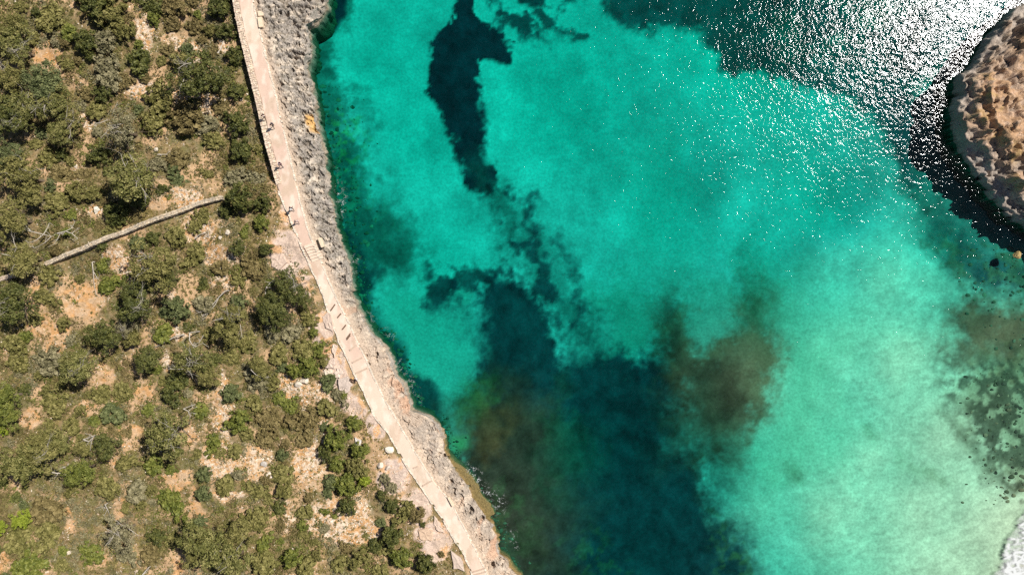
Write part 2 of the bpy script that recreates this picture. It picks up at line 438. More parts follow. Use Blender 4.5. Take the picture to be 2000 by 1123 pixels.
    me = mesh_np('seabed', V, grid_faces(*X.shape), attr_mat('seabed_sand', 0.95, 0.0, 2.6, 0.22, 0.3, 0.05, 3.0))
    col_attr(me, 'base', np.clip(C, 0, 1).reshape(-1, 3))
    return tag(link('seabed', me), kind='structure')
SEABED = build_seabed()

# ------------------------------------------------------------------ water
def build_water():
    m = bpy.data.materials.new('sea_water'); m.use_nodes = True
    nt = m.node_tree; nt.nodes.clear()
    out = N(nt, 'ShaderNodeOutputMaterial')
    tr = N(nt, 'ShaderNodeBsdfTransparent')
    tr.inputs['Color'].default_value = (0.99, 0.99, 0.99, 1)
    gl = N(nt, 'ShaderNodeBsdfGlossy')
    gl.distribution = 'BECKMANN'; gl.inputs['Roughness'].default_value = 0.10
    gl.inputs['Color'].default_value = (0.42, 0.43, 0.45, 1)
    fr = N(nt, 'ShaderNodeFresnel'); fr.inputs['IOR'].default_value = 1.34
    mx = N(nt, 'ShaderNodeMixShader')
    g = N(nt, 'ShaderNodeNewGeometry')
    mp = N(nt, 'ShaderNodeMapping'); mp.inputs['Scale'].default_value = (1.0, 0.85, 1); mp.inputs['Rotation'].default_value = (0, 0, 0.5)
    nt.links.new(g.outputs['Position'], mp.inputs['Vector'])
    a = noise(nt, 2.2, 5, 0.50, mp.outputs[0], 0.5)
    b = noise(nt, 0.55, 2, 0.5, mp.outputs[0], 0.8)
    s = N(nt, 'ShaderNodeMath', operation='MULTIPLY_ADD')
    lo = maprange(nt, noise(nt, 0.16, 3, 0.6, mp.outputs[0], 0.4), 0.35, 0.65, 0.85, 1.15)
    am = N(nt, 'ShaderNodeMath', operation='MULTIPLY'); nt.links.new(a, am.inputs[0]); nt.links.new(lo, am.inputs[1])
    nt.links.new(b, s.inputs[0]); s.inputs[1].default_value = 1.5; nt.links.new(am.outputs[0], s.inputs[2])
    bp = N(nt, 'ShaderNodeBump'); bp.inputs['Strength'].default_value = 1.0; bp.inputs['Distance'].default_value = 0.054
    nt.links.new(s.outputs[0], bp.inputs['Height'])
    nt.links.new(bp.outputs[0], gl.inputs['Normal'])
    nt.links.new(fr.outputs[0], mx.inputs[0]); nt.links.new(tr.outputs[0], mx.inputs[1]); nt.links.new(gl.outputs[0], mx.inputs[2])
    nt.links.new(mx.outputs[0], out.inputs['Surface'])
    va = N(nt, 'ShaderNodeVolumeAbsorption')
    va.inputs['Density'].default_value = 0.31
    va.inputs['Color'].default_value = (0.0, 0.930, 0.893, 1)
    nt.links.new(va.outputs[0], out.inputs['Volume'])
    X, Y = np.meshgrid([-1500, 1500], [-1500, 1500])
    V = []
    for z in (0.0, -30.0):
        for x, y in ((-1500, -1500), (1500, -1500), (1500, 1500), (-1500, 1500)): V.append((x, y, z))
    Fq = [(0, 1, 2, 3), (7, 6, 5, 4), (0, 4, 5, 1), (1, 5, 6, 2), (2, 6, 7, 3), (3, 7, 4, 0)]
    me = mesh_np('water', np.array(V), np.array(Fq), m, False)
    return tag(link('water', me), kind='structure')
build_water()

# ------------------------------------------------------------------ land: ground sheet and karst shore
def soft_bare(px, py):
    """0..1 fields: open ground, rubble, slab"""
    o = np.zeros(px.shape); ru = np.zeros(px.shape); sl = np.zeros(px.shape)
    jx = (fbm(px * 0.05, py * 0.05, 91, 3) - 0.5) * 26; jy = (fbm(px * 0.05, py * 0.05, 92, 3) - 0.5) * 26
    for (bx, by, rx, ry), k in zip(BX, BK):
        d = np.hypot((px + jx - bx) / rx, (py + jy - by) / ry)
        m = 1 - sstep(0.6, 1.25, d)
        if k == 'slab': sl = np.maximum(sl, m)
        elif k == 'rubble': ru = np.maximum(ru, m)
        o = np.maximum(o, m)
    return o, ru, sl

def karst(x, y, amp=1.0):
    wx = x + 0.5 * (vn(x * 0.9, y * 0.9, 201) - 0.5); wy = y + 0.5 * (vn(x * 0.9, y * 0.9, 202) - 0.5)
    big = (fbm(wx * 0.35, wy * 0.35, 203, 4) - 0.5) * 1.5
    q = fbm(wx * 0.8 + 0.3 * wy, wy * 1.1, 204, 4, 0.55) * 7
    fq = np.floor(q); terr = (fq + sstep(0.30, 0.62, q - fq)) / 7 - 0.5
    fine = fbm(wx * 3.6, wy * 3.6, 206, 2, 0.6) - 0.5
    n = fbm(wx * 0.9 + 3, wy * 1.2, 207, 4, 0.6)
    pit = -0.85 * sstep(0.62, 0.66, n)
    n2 = fbm(wx * 2.2 + 5, wy * 2.9, 208, 3, 0.6)
    pit2 = -0.45 * sstep(0.655, 0.70, n2)
    crack = -0.65 * sstep(0.93, 0.98, ridge(wx * 0.55 + 0.2 * wy, wy * 0.8, 209, 2, 0.6)) - 0.3 * sstep(0.90, 0.96, ridge(wx * 1.5, wy * 2.0 + 0.4 * wx, 210, 2, 0.6))
    return amp * (big * 0.42 + terr * 1.5 + fine * 0.14 + pit + pit2 + crack)

def build_land():
    yin = np.arange(-46.5, 46.5, 0.12)
    ys = np.concatenate([np.array([-900, -300, -130, -90, -70, -60, -54, -50]), yin, np.array([50, 54, 60, 70, 90, 130, 300, 900])])
    py = py_of(ys)
    xl = xl_f(ys); xr = xr_f(ys); xs = xs_f(ys)
    nA = 260
    s = np.linspace(0, 1, nA)
    cols = []
    far = np.array([-1500., -600., -300., -180., -120., -95.])
    XA = np.empty((len(ys), len(far) + nA))
    XA[:, :len(far)] = far
    XA[:, len(far):] = -82 + (xl[:, None] + 82) * (1 - (1 - s[None]) ** 1.25)
    YA = np.repeat(ys[:, None], XA.shape[1], 1)
    ZA = G_left(XA, YA)
    PXA = 1000 + XA * F / (H - ZA); PYA = 561.5 - YA * F / (H - ZA)
    o, ru, sl = soft_bare(PXA, PYA)
    slr = sstep(0.3, 0.8, sl)
    ZA = ZA + slr * (np.round((fbm(XA * 0.5, YA * 0.5, 301, 3)) * 9) / 9 - 0.5) * 0.9 * 0.55 + slr * (ridge(XA * 1.3, YA * 1.3, 302, 3) - 0.6) * 0.14
    ZA = ZA + (fbm(XA * 2.2, YA * 2.2, 303, 3) - 0.5) * 0.12 * (0.4 + ru)
    # keep the last column tucked under the path level
    ZA[:, -1] = smooth_z(ys) - 0.12
    n1 = fbm(XA * 0.35, YA * 0.35, 310, 4)[..., None]; n2 = fbm(XA * 1.4, YA * 1.4, 311, 4)[..., None]; n3 = fbm(XA * 0.12, YA * 0.12, 312, 3)[..., None]
    litter = np.array([0.23, 0.165, 0.08]); tan = np.array([0.47, 0.31, 0.175]); orange = np.array([0.50, 0.28, 0.12]); pale = np.array([0.64, 0.51, 0.385])
    olive = np.array([0.155, 0.135, 0.055])
    C = litter + (olive - litter) * sstep(0.42, 0.6, n2)
    C = C + (tan - C) * sstep(0.50, 0.66, n1)
    OO = o[..., None]
    C = C + (tan + (orange - tan) * sstep(0.42, 0.62, n2) - C) * sstep(0.25, 0.7, OO)
    C = C + (pale - C) * sstep(0.5, 0.62, fbm(XA * 2.6, YA * 2.6, 313, 3))[..., None] * (0.25 + 0.75 * ru[..., None]) * (0.35 + 0.65 * OO)
    slabc = np.array([0.56, 0.43, 0.345]) * (0.8 + 0.4 * n2) + (n1 - 0.5) * np.array([0.1, 0.1, 0.12])
    slabc = slabc + (orange * 1.25 - slabc) * sstep(0.60, 0.72, fbm(XA * 0.6, YA * 0.6, 315, 4))[..., None] * 0.8
    C = C + (slabc - C) * slr[..., None]
    # path underlay columns
    nB = 5
    u = np.linspace(0, 1, nB + 1)[1:]
    XB = xl[:, None] + (xr - xl)[:, None] * u[None]
    YB = np.repeat(ys[:, None], nB, 1); ZB = np.repeat((smooth_z(ys) - 0.12)[:, None], nB, 1)
    CB = np.broadcast_to(tan, (len(ys), nB, 3))
    X = np.concatenate([XA, XB], 1); Y = np.concatenate([YA, YB], 1); Z = np.concatenate([ZA, ZB], 1); C = np.concatenate([C, CB], 1)
    me = mesh_np('ground', np.stack([X.ravel(), Y.ravel(), Z.ravel()], 1), grid_faces(*X.shape), attr_mat('dry_soil', 0.95, 0.1, 5.0, 0.35, 0.7, 0.08, 7.0))
    col_attr(me, 'base', np.clip(C, 0, 1).reshape(-1, 3))
    tag(link('ground', me), kind='structure')

    # karst shelf from the path to the edge, then the face down into the sea
    nC = 118; u = np.linspace(0, 1, nC)
    XC = xr[:, None] + (xs - xr)[:, None] * u[None]
    YC = np.repeat(ys[:, None], nC, 1)
    dpath = XC - xr[:, None]; dsea = xs[:, None] - XC
    pyC = py_of(YC)
    amp = 1.0 - 0.55 * sstep(430, 700, pyC)
    zp = smooth_z(ys)[:, None] - 0.12; zc = zc_f(ys)[:, None]
    ZC = zp + (zc - zp) * sstep(0, 1, u)[None]
    K = karst(XC, YC, 1.0)
    ZC = ZC + K * amp * sstep(0.1, 1.2, dpath)
    # rounded lip and bites out of the edge
    lip = 1 - sstep(0, 0.9, dsea)
    bite = sstep(0.55, 0.75, fbm(XC * 0.5, YC * 0.5, 220, 3))
    ZC = ZC - lip * (0.25 + 0.9 * bite)
    # round solution holes (centre px, py, radius px, depth)
    HOLES = [(562,32,6,1.1),(552,30,4,0.9),(581,53,6,0.8),(570,137,4.5,0.8),(520,44,3,0.5),(524,50,3,0.5),(588,25,5,0.5),(879,944,5,1.0),(886,959,4,0.9),
             (886,968,4,0.7),(901,964,2.5,0.7),(921,1000,5,1.0),(916,1004,4,0.8),(941,1018,5,0.8),(961,1108,6,1.3),(981,1108,2,0.5),(734,692,3.5,0.8),(733,699,3,0.6),
             (715,694,3,0.4),(721,711,3,0.4),(857,890,3,0.6),(866,895,4,0.8),(874,900,3,0.8),(780,744,4,0.5),(650,524,4,0.6),(668,505,4,0.6),(645,528,3,0.5),(572,112,4,0.4),
             (583,290,4,0.7),(590,312,4,0.7),(600,300,3.5,0.7),(612,330,4,0.7),(600,330,5,0.6),(555,170,5,0.8),(560,195,4,0.7),(548,130,4,0.4)]
    for hx, hy, hr, hd in HOLES:
        cx, cy_ = P(hx, hy, 2.5); r = hr * 0.075
        d = np.hypot(XC - cx, (YC - cy_)) / r + (vn(XC * 4, YC * 4, 230) - 0.5) * 0.6
        ZC = ZC - hd * (1 - sstep(0.7, 1.1, d))
    # colour
    n1 = fbm(XC * 0.3, YC * 0.3, 231, 4)[..., None]; n2 = fbm(XC * 1.5, YC * 1.5, 232, 4)[..., None]; n3 = fbm(XC * 4, YC * 4, 233, 2)[..., None]
    grey = np.array([0.33, 0.29, 0.25]); beige = np.array([0.50, 0.385, 0.29]); dark = np.array([0.17, 0.145, 0.11]); whit = np.array([0.56, 0.475, 0.385])
    south = sstep(480, 760, pyC)[..., None]
    C = grey + (whit - grey) * sstep(0.48, 0.66, n2)
    C = C + (dark - C) * sstep(0.56, 0.68, n3) * (0.75 - 0.45 * south)
    C = C + (beige - C) * np.clip(sstep(1.6, 0.0, dpath) if False else (1 - sstep(0.3, 1.8, dpath)), 0, 1)[..., None] * 0.85
    C = C + (beige * (0.8 + 0.4 * n2) - C) * south * (0.35 + 0.4 * sstep(0.4, 0.6, n1))
    C = C + (np.array([0.52, 0.31, 0.20]) - C) * sstep(0.58, 0.70, fbm(XC * 0.55, YC * 0.55, 234, 4))[..., None] * (1 - sstep(0.5, 3.0, dsea))[..., None] * sstep(520, 640, pyC)[..., None] * 0.7
    C = C + (np.array([0.60, 0.36, 0.12]) - C) * ((1 - sstep(12, 22, np.abs(pyC - 238))) * (1 - sstep(0.8, 1.7, dsea + (n2[..., 0] - 0.5) * 2)))[..., None] * 0.9
    # face
    nD = 40; v = np.linspace(0, 1, nD + 1)[1:]
    shelf = np.interp(py, [900, 915, 930, 955, 972, 985, 1000, 1018, 1026, 5000], [0, 0.3, 1.5, 1.2, 0.9, 1.4, 1.7, 1.2, 0, 0])
    ztop = ZC[:, -1]
    XD = np.empty((len(ys), nD)); ZD = np.empty((len(ys), nD)); YD = np.repeat(ys[:, None], nD, 1)
    for j, t in enumerate(v):
        if t < 0.45:
            q = t / 0.45; z = ztop + (-0.12 - ztop) * q; off = 0.06 + 0.20 * q
        elif t < 0.65:
            q = (t - 0.45) / 0.2; z = np.full(len(ys), -0.12 - 0.1 * q); off = 0.26 + (shelf + 0.04) * q
        else:
            q = (t - 0.65) / 0.35; z = np.full(len(ys), -0.22 - 11 * q); off = 0.30 + shelf - 0.5 * q
        XD[:, j] = xs + off; ZD[:, j] = z
    nz = fbm(YD * 0.8, ZD * 0.9 + 40, 240, 4) - 0.5
    fa = sstep(0, 0.08, v)[None]
    XD = XD + (nz * 1.0 + (fbm(YD * 2.6, ZD * 2.6, 241, 3) - 0.5) * 0.7) * fa
    CD = np.empty(XD.shape + (3,))
    m = (1 - sstep(0.15, 0.9, ZD + nz * 1.0))[..., None]
    CD[:] = grey * (0.75 + 0.5 * (nz[..., None] + 0.5))
    alg = np.array([0.25, 0.17, 0.07]); CD = CD + (alg - CD) * m * (0.35 + 0.65 * sstep(780, 900, py_of(YD)))[..., None]
    CD = CD + (np.array([0.10, 0.085, 0.04]) - CD) * (1 - sstep(-3.0, -0.3, ZD))[..., None]
    X = np.concatenate([XC, XD], 1); Y = np.concatenate([YC, YD], 1); Z = np.concatenate([ZC, ZD], 1); C = np.concatenate([C, CD], 1)
    me = mesh_np('rocky_shore', np.stack([X.ravel(), Y.ravel(), Z.ravel()], 1), grid_faces(*X.shape), attr_mat('karst_limestone', 0.9, 0.2, 4.5, 0.42, 0.9, 0.13, 7.0))
    col_attr(me, 'base', np.clip(C, 0, 1).reshape(-1, 3))
    tag(link('rocky_shore', me), kind='structure')
build_land()

# ------------------------------------------------------------------ headland on the right
HEAD = [(2250,-260),(2120,-120),(2040,-40),(1998,0),(1960,22),(1925,60),(1890,110),(1862,150),(1850,200),(1852,260),(1868,310),(1898,352),(1935,400),(1950,412),(1975,440),(2000,456),(2060,500),(2200,560),(2500,640)]
def build_headland():
    W = np.array([P(a, b, 0) for a, b in HEAD])
    ys = np.concatenate([np.arange(-6, 70, 0.19), [80, 100, 140]])
    u = np.concatenate([np.linspace(0, 22, 150) ** 1.0, np.array([24, 27, 31, 36, 42, 50, 60, 80, 120])])
    yy = W[:, 1][::-1]; xx = W[:, 0][::-1]
    xw = np.interp(ys, yy, xx)
    X = xw[:, None] - 0.8 + u[None]
    Y = np.repeat(ys[:, None], len(u), 1)
    poly = np.vstack([W, [[400, W[-1, 1]], [400, W[0, 1]]]])
    d = sdf(X, Y, poly)
    wob = (fbm(X * 0.35, Y * 0.35, 401, 4) - 0.5) * 1.6 + (fbm(X * 1.3, Y * 1.3, 402, 3) - 0.5) * 0.7
    d = d - 0.55 + (fbm(X * 0.6, Y * 0.6, 420, 5, 0.6) - 0.5) * 2.0
    e = d + wob * sstep(0.2, 2.5, d)
    steps = 0
    for q, (at, hh, sd_) in enumerate(((-0.1, 1.5, 430), (1.5, 1.2, 433), (3.0, 1.3, 436))):
        steps = steps + hh * sstep(at - 0.1, at + 0.55, e + (fbm(X * 0.5, Y * 0.5, sd_, 4) - 0.5) * (0.5 + 1.5 * q))
    Z = -9 + 9.1 * sstep(-0.6, 0.05, d) + steps + 0.05 * np.maximum(e - 4, 0)
    on = sstep(-0.2, 0.7, d)
    gul = sstep(0.62, 0.80, ridge(X * 0.16 + 3, Y * 0.22, 405, 2))
    Z = Z - on * gul * 1.0 * sstep(2, 5, e)
    wx = X + (fbm(X * 0.5, Y * 0.5, 416, 3) - 0.5) * 2.4; wy = Y + (fbm(X * 0.5, Y * 0.5, 417, 3) - 0.5) * 2.4
    q = fbm(wx * 0.28, wy * 0.36, 406, 4, 0.55) * 7; fq = np.floor(q)
    terr = (fq + sstep(0.2, 0.5, q - fq)) / 7 - 0.5
    k = terr * 4.2 + (fbm(wx * 1.1, wy * 1.1, 407, 5, 0.65) - 0.5) * 1.1 - 0.9 * sstep(0.93, 0.985, ridge(wx * 0.3, wy * 0.36, 408, 2, 0.5)) - 0.6 * sstep(0.62, 0.67, fbm(wx * 0.8, wy * 0.8, 418, 4, 0.6))
    Z = Z + on * k
    xo = (fbm(Y * 0.9, Z * 0.9, 409, 3) - 0.5) * 0.9
    n1 = fbm(X * 0.35, Y * 0.35, 411, 4)[..., None]; n2 = fbm(X * 1.6, Y * 1.6, 412, 4)[..., None]
    tanc = np.array([0.46, 0.29, 0.17]); brown = np.array([0.23, 0.15, 0.085]); grey = np.array([0.30, 0.27, 0.24]); gold = np.array([0.45, 0.30, 0.11])
    C = tanc + (np.array([0.52, 0.36, 0.25]) - tanc) * sstep(0.5, 0.66, n2)
    C = C + (brown - C) * sstep(0.50, 0.64, n1) * 0.6
    C = C + (gold - C) * sstep(0.60, 0.68, fbm(X * 0.8, Y * 0.8, 413, 3))[..., None] * 0.5
    low = (1 - sstep(1.6, 4.0, Z + (n1[..., 0] - 0.5) * 2))[..., None]
    C = C + (grey * (0.95 + 0.5 * n2) - C) * low * 0.85
    tide = (1 - sstep(0.0, 0.35, Z))[..., None]
    C = C + (np.array([0.06, 0.055, 0.035]) - C) * tide
    me = mesh_np('headland', np.stack([(X + xo * on).ravel(), Y.ravel(), Z.ravel()], 1), grid_faces(*X.shape), attr_mat('headland_rock', 0.9, 0.2, 4.0, 0.35, 0.9, 0.14, 6.0))
    col_attr(me, 'base', np.clip(C, 0, 1).reshape(-1, 3))
    tag(link('headland', me), kind='structure')
build_headland()

# ------------------------------------------------------------------ path, kerbs, steps
def path_z(y): return smooth_z(y) + 0.02
def build_path():
    ys = np.concatenate([[-70, -60, -52], np.arange(-47, 47, 0.2), [52, 60, 70]])
    inner = xl_f(ys) + 0.88 * wallness(ys)
    xr = xr_f(ys)
    wob = (fbm(ys * 0.8, ys * 0 + 3, 501, 3) - 0.5) * 0.28
    wob2 = (fbm(ys * 0.8, ys * 0 + 8, 502, 3) - 0.5) * 0.28
    u = np.linspace(0, 1, 15)
    a = inner + wob; b = xr + wob2 * 0.6
    X = a[:, None] + (b - a)[:, None] * u[None]
    Y = np.repeat(ys[:, None], 15, 1)
    Z = path_z(Y) + (fbm(X * 1.1, Y * 1.1, 503, 3) - 0.5) * 0.05
    X = np.concatenate([X[:, :1] - 0.02, X, X[:, -1:] + 0.02], 1); Y = np.concatenate([Y[:, :1], Y, Y[:, -1:]], 1)
    Z = np.concatenate([Z[:, :1] - 0.35, Z, Z[:, -1:] - 0.35], 1)
    pale = np.array([0.70, 0.545, 0.43]); pink = np.array([0.62, 0.45, 0.355]); whit = np.array([0.78, 0.67, 0.56])
    n1 = fbm(X * 0.25, Y * 0.12, 504, 4)[..., None]; n2 = fbm(X * 1.5, Y * 0.8, 505, 4)[..., None]
    C = pale + (pink - pale) * sstep(0.42, 0.62, n1)
    C = C + (whit - C) * sstep(0.48, 0.68, n2) * 0.6
    C = C + (np.array([0.50, 0.38, 0.27]) - C) * sstep(0.53, 0.70, fbm(X * 0.8, Y * 0.5, 506, 5, 0.6))[..., None] * 0.55
    me = mesh_np('path', np.stack([X.ravel(), Y.ravel(), Z.ravel()], 1), grid_faces(*X.shape), attr_mat('worn_concrete', 0.9, 0.2, 8.0, 0.10, 0.3, 0.02, 20.0))
    col_attr(me, 'base', np.clip(C, 0, 1).reshape(-1, 3))
    path = tag(link('path', me), kind='structure')
    km = attr_mat('kerb_mortar', 0.9, 0.2, 6.0, 0.2, 0.6, 0.05, 9.0)
    # mortared kerbs along both edges: each a run of uneven stones set end to end
    def kerb(yv, xv, w0, h0, seed):
        sel = np.arange(len(yv) - 1)
        V = []; Fq = []; C = []
        r = np.random.default_rng(seed)
        for i in sel:
            if r.random() < 0.10: continue
            y0, y1 = yv[i] + 0.012, yv[i + 1] - 0.012
            w = w0 * r.uniform(0.7, 1.35) / 2; h = h0 * r.uniform(0.7, 1.4); dx = r.normal(0, 0.025)
            zb = float(path_z((y0 + y1) / 2)) - 0.2; zt = zb + 0.2 + h
            x0, x1 = xv[i] + dx, xv[i + 1] + dx
            k = len(V)
            for (xa, ya) in ((x0, y0), (x1, y1)):
                V += [(xa - w, ya, zb), (xa - w * 0.85, ya, zt), (xa + w * 0.85, ya, zt - r.uniform(0, .02)), (xa + w, ya, zb)]
            Fq += [(k, k + 4, k + 5, k + 1), (k + 1, k + 5, k + 6, k + 2), (k + 2, k + 6, k + 7, k + 3), (k, k + 1, k + 2, k + 3), (k + 7, k + 6, k + 5, k + 4)]
            c = np.array([0.74, 0.64, 0.52]) * r.uniform(0.75, 1.08)
            C += [c] * 8
        me = mesh_np('kerb', np.array(V), np.array(Fq), km, False); col_attr(me, 'base', np.array(C))
        return link('kerb', me, path)
    yv = np.arange(-46.5, 46.5, 0.34)
    pyv = py_of(yv)
    wr = (fbm(yv * 0.8, yv * 0 + 8, 502, 3) - 0.5) * 0.28
    kerb(yv, xr_f(yv) + wr * 0.6 + 0.08, 0.24, 0.06, 1)
    sel = pyv > WALL_END + 22
    y2 = yv[sel]; wl = (fbm(y2 * 0.8, y2 * 0 + 3, 501, 3) - 0.5) * 0.28
    kerb(y2, xl_f(y2) + wl - 0.06, 0.30, 0.05, 2)
    return path
PATH = build_path()

def box_np(c, s, rot=0.0, jitter=0.0, r=None, top=1.0):
    """8-corner block; c centre of its base"""
    hx, hy, hz = s[0] / 2, s[1] / 2, s[2]
    v = []
    for z, q in ((0, 1.0), (hz, top)):
        for sx, sy in ((-1, -1), (1, -1), (1, 1), (-1, 1)):
            v.append([sx * hx * q, sy * hy * q, z])
    v = np.array(v)
    if jitter: v += (r if r is not None else rng).normal(0, jitter, v.shape)
    ca, sa = math.cos(rot), math.sin(rot)
    v = np.stack([v[:, 0] * ca - v[:, 1] * sa, v[:, 0] * sa + v[:, 1] * ca, v[:, 2]], 1) + np.array(c)
    return v
BOXF = np.array([(0, 3, 2, 1), (4, 5, 6, 7), (0, 1, 5, 4), (1, 2, 6, 5), (2, 3, 7, 6), (3, 0, 4, 7)])

stone_pale = attr_mat('pale_cut_stone', 0.9, 0.2, 5.0, 0.18, 0.5, 0.04, 12.0)
def block(name, parts_v, colr, parent=None):
    V = []; Fq = []
    for v in parts_v:
        Fq.append(BOXF + len(V) * 8); V.append(v)
    me = mesh_np(name, np.concatenate(V), np.concatenate(Fq), stone_pale, False)
    col_attr(me, 'base', np.tile(np.array(colr), (len(V) * 8, 1)))
    return link(name, me, parent)

def build_steps():
    # the flight: six treads going down towards the bottom of the photograph
    ax, ay = P(598, 480, 3.9); bx, by = P(613, 508, 3.2)
    root = link('stone_steps', None, None, (float(ax), float(ay), 3.8)); root.empty_display_size = 0.3
    tag(root, 'short flight of pale stone steps crossing the coast path', 'steps')
    L = math.hypot(bx - ax, by - ay); dx, dy = (bx - ax) / L, (by - ay) / L
    ang = math.atan2(dx, -dy)
    for i in range(6):
        px_c = 605 + i * 2.9; py_c = 479 + i * 5.3
        z = 3.98 - i * 0.155
        cx, cy_ = P(px_c, py_c, z)
        v = box_np((0, 0, -0.75), (1.75, 0.42, 0.75), 0, 0.012)
        ca, sa = math.cos(ang + 0.42 - 0.42), math.sin(ang)
        # tread runs across the walking direction, leaning up to the right
        r = 0.36
        c, s_ = math.cos(r), math.sin(r)
        v = np.stack([v[:, 0] * c - v[:, 1] * s_, v[:, 0] * s_ + v[:, 1] * c, v[:, 2]], 1)
        v += np.array([cx - ax, cy_ - ay, z - 3.8])
        block('step', [v], (0.70, 0.56, 0.44), root)
    # single steps lower down the path: centre px, width m, tilt
    EDGE = [(650.5,600,1.1,0.95,'brown'),(663,616,0.75,0.85,'brown'),(672.5,639,0.85,0.9,'brown'),(681,656,0.9,0.95,'brown'),(681,659,0.8,0.9,'brown'),
            (690,679,1.3,0.62,'pale'),(698,703,1.7,0.48,'pale'),(706,724,1.9,0.42,'pale'),(722,0,0,0,''),(812,912,0.8,0.35,'pale'),(835,943,1.6,0.5,'pale'),(935,1113,2.0,0.30,'pale'),(937,1119,2.0,0.30,'pale')]
    r3 = ['first','second','third','fourth','fifth']
    k = 0
    wherep = {690: 'just above the seated pair, first of three', 698: 'just above the seated pair, middle one of three', 706: 'beside the seated pair, lowest of three', 812: 'north of the benchlike block in the lower path',
              835: 'across the lower path beside the round rock holes', 935: 'upper one of two at the bottom edge of the photo', 937: 'lower one of two at the bottom edge of the photo'}
    for px_, py_, w, t, c in EDGE:
        if not w: continue
        zz = zpx(py_) + 0.02
        x, y = P(px_, py_, zz)
        if c == 'brown':
            v = box_np((0, 0, -0.1), (w, 0.16, 0.26), t, 0.015)
            o = block('step_edge', [v], (0.16, 0.10, 0.065)); o.location = (x, y, zz)
            tag(o, 'narrow brown step edge slanting across the path, %s below the stone flight' % r3[k], 'step', 'brown step edges on the path'); k += 1
        else:
            v = box_np((0, 0, -0.1), (w, 0.22, 0.19), t, 0.015)
            o = block('step_edge', [v], (0.50, 0.38, 0.29)); o.location = (x, y, zz)
            tag(o, 'low pale step edge %s' % wherep[px_], 'step', 'pale step edges on the path')
build_steps()

def build_blocks():
    # stone benches beside the path: quad px, height
    for q, h, lab in (([(502,34),(511,33),(513,53),(505,54)], 0.45, 'pale oblong stone bench beside the coast path near the top of the photo'),
                      ([(502,22),(513,22),(515,31),(504,32)], 0.25, 'low square stone block just above the pale stone bench beside the path'),
                      ([(620,465),(627,464),(633,482),(627,484)], 0.5, 'narrow yellowish stone bench right of the flight of steps'),
                      ([(873,971),(877,970),(887,987),(883,990)], 0.45, 'narrow stone bench on the seaward path edge beside dark round rock holes')):
        px_ = sum(a for a, _ in q) / 4; py_ = sum(b for _, b in q) / 4
        zt = zpx(py_) - 0.1 + h
        V = []
        for z, zz in ((zt - h - 0.3, 0), (zt, 1)):
            for a, b in q[::-1]:
                x, y = P(a, b, zt); V.append((x, y, z))
        me = mesh_np('stone_bench', np.array(V), BOXF, stone_pale, False)
        col_attr(me, 'base', np.tile([0.72, 0.58, 0.42], (8, 1)))
        bm = bmesh.new(); bm.from_mesh(me); bmesh.ops.bevel(bm, geom=bm.edges[:], offset=0.03, segments=1, affect='EDGES'); bm.to_mesh(me); bm.free()
        o = tag(link('stone_bench', me), lab, 'stone bench')
build_blocks()

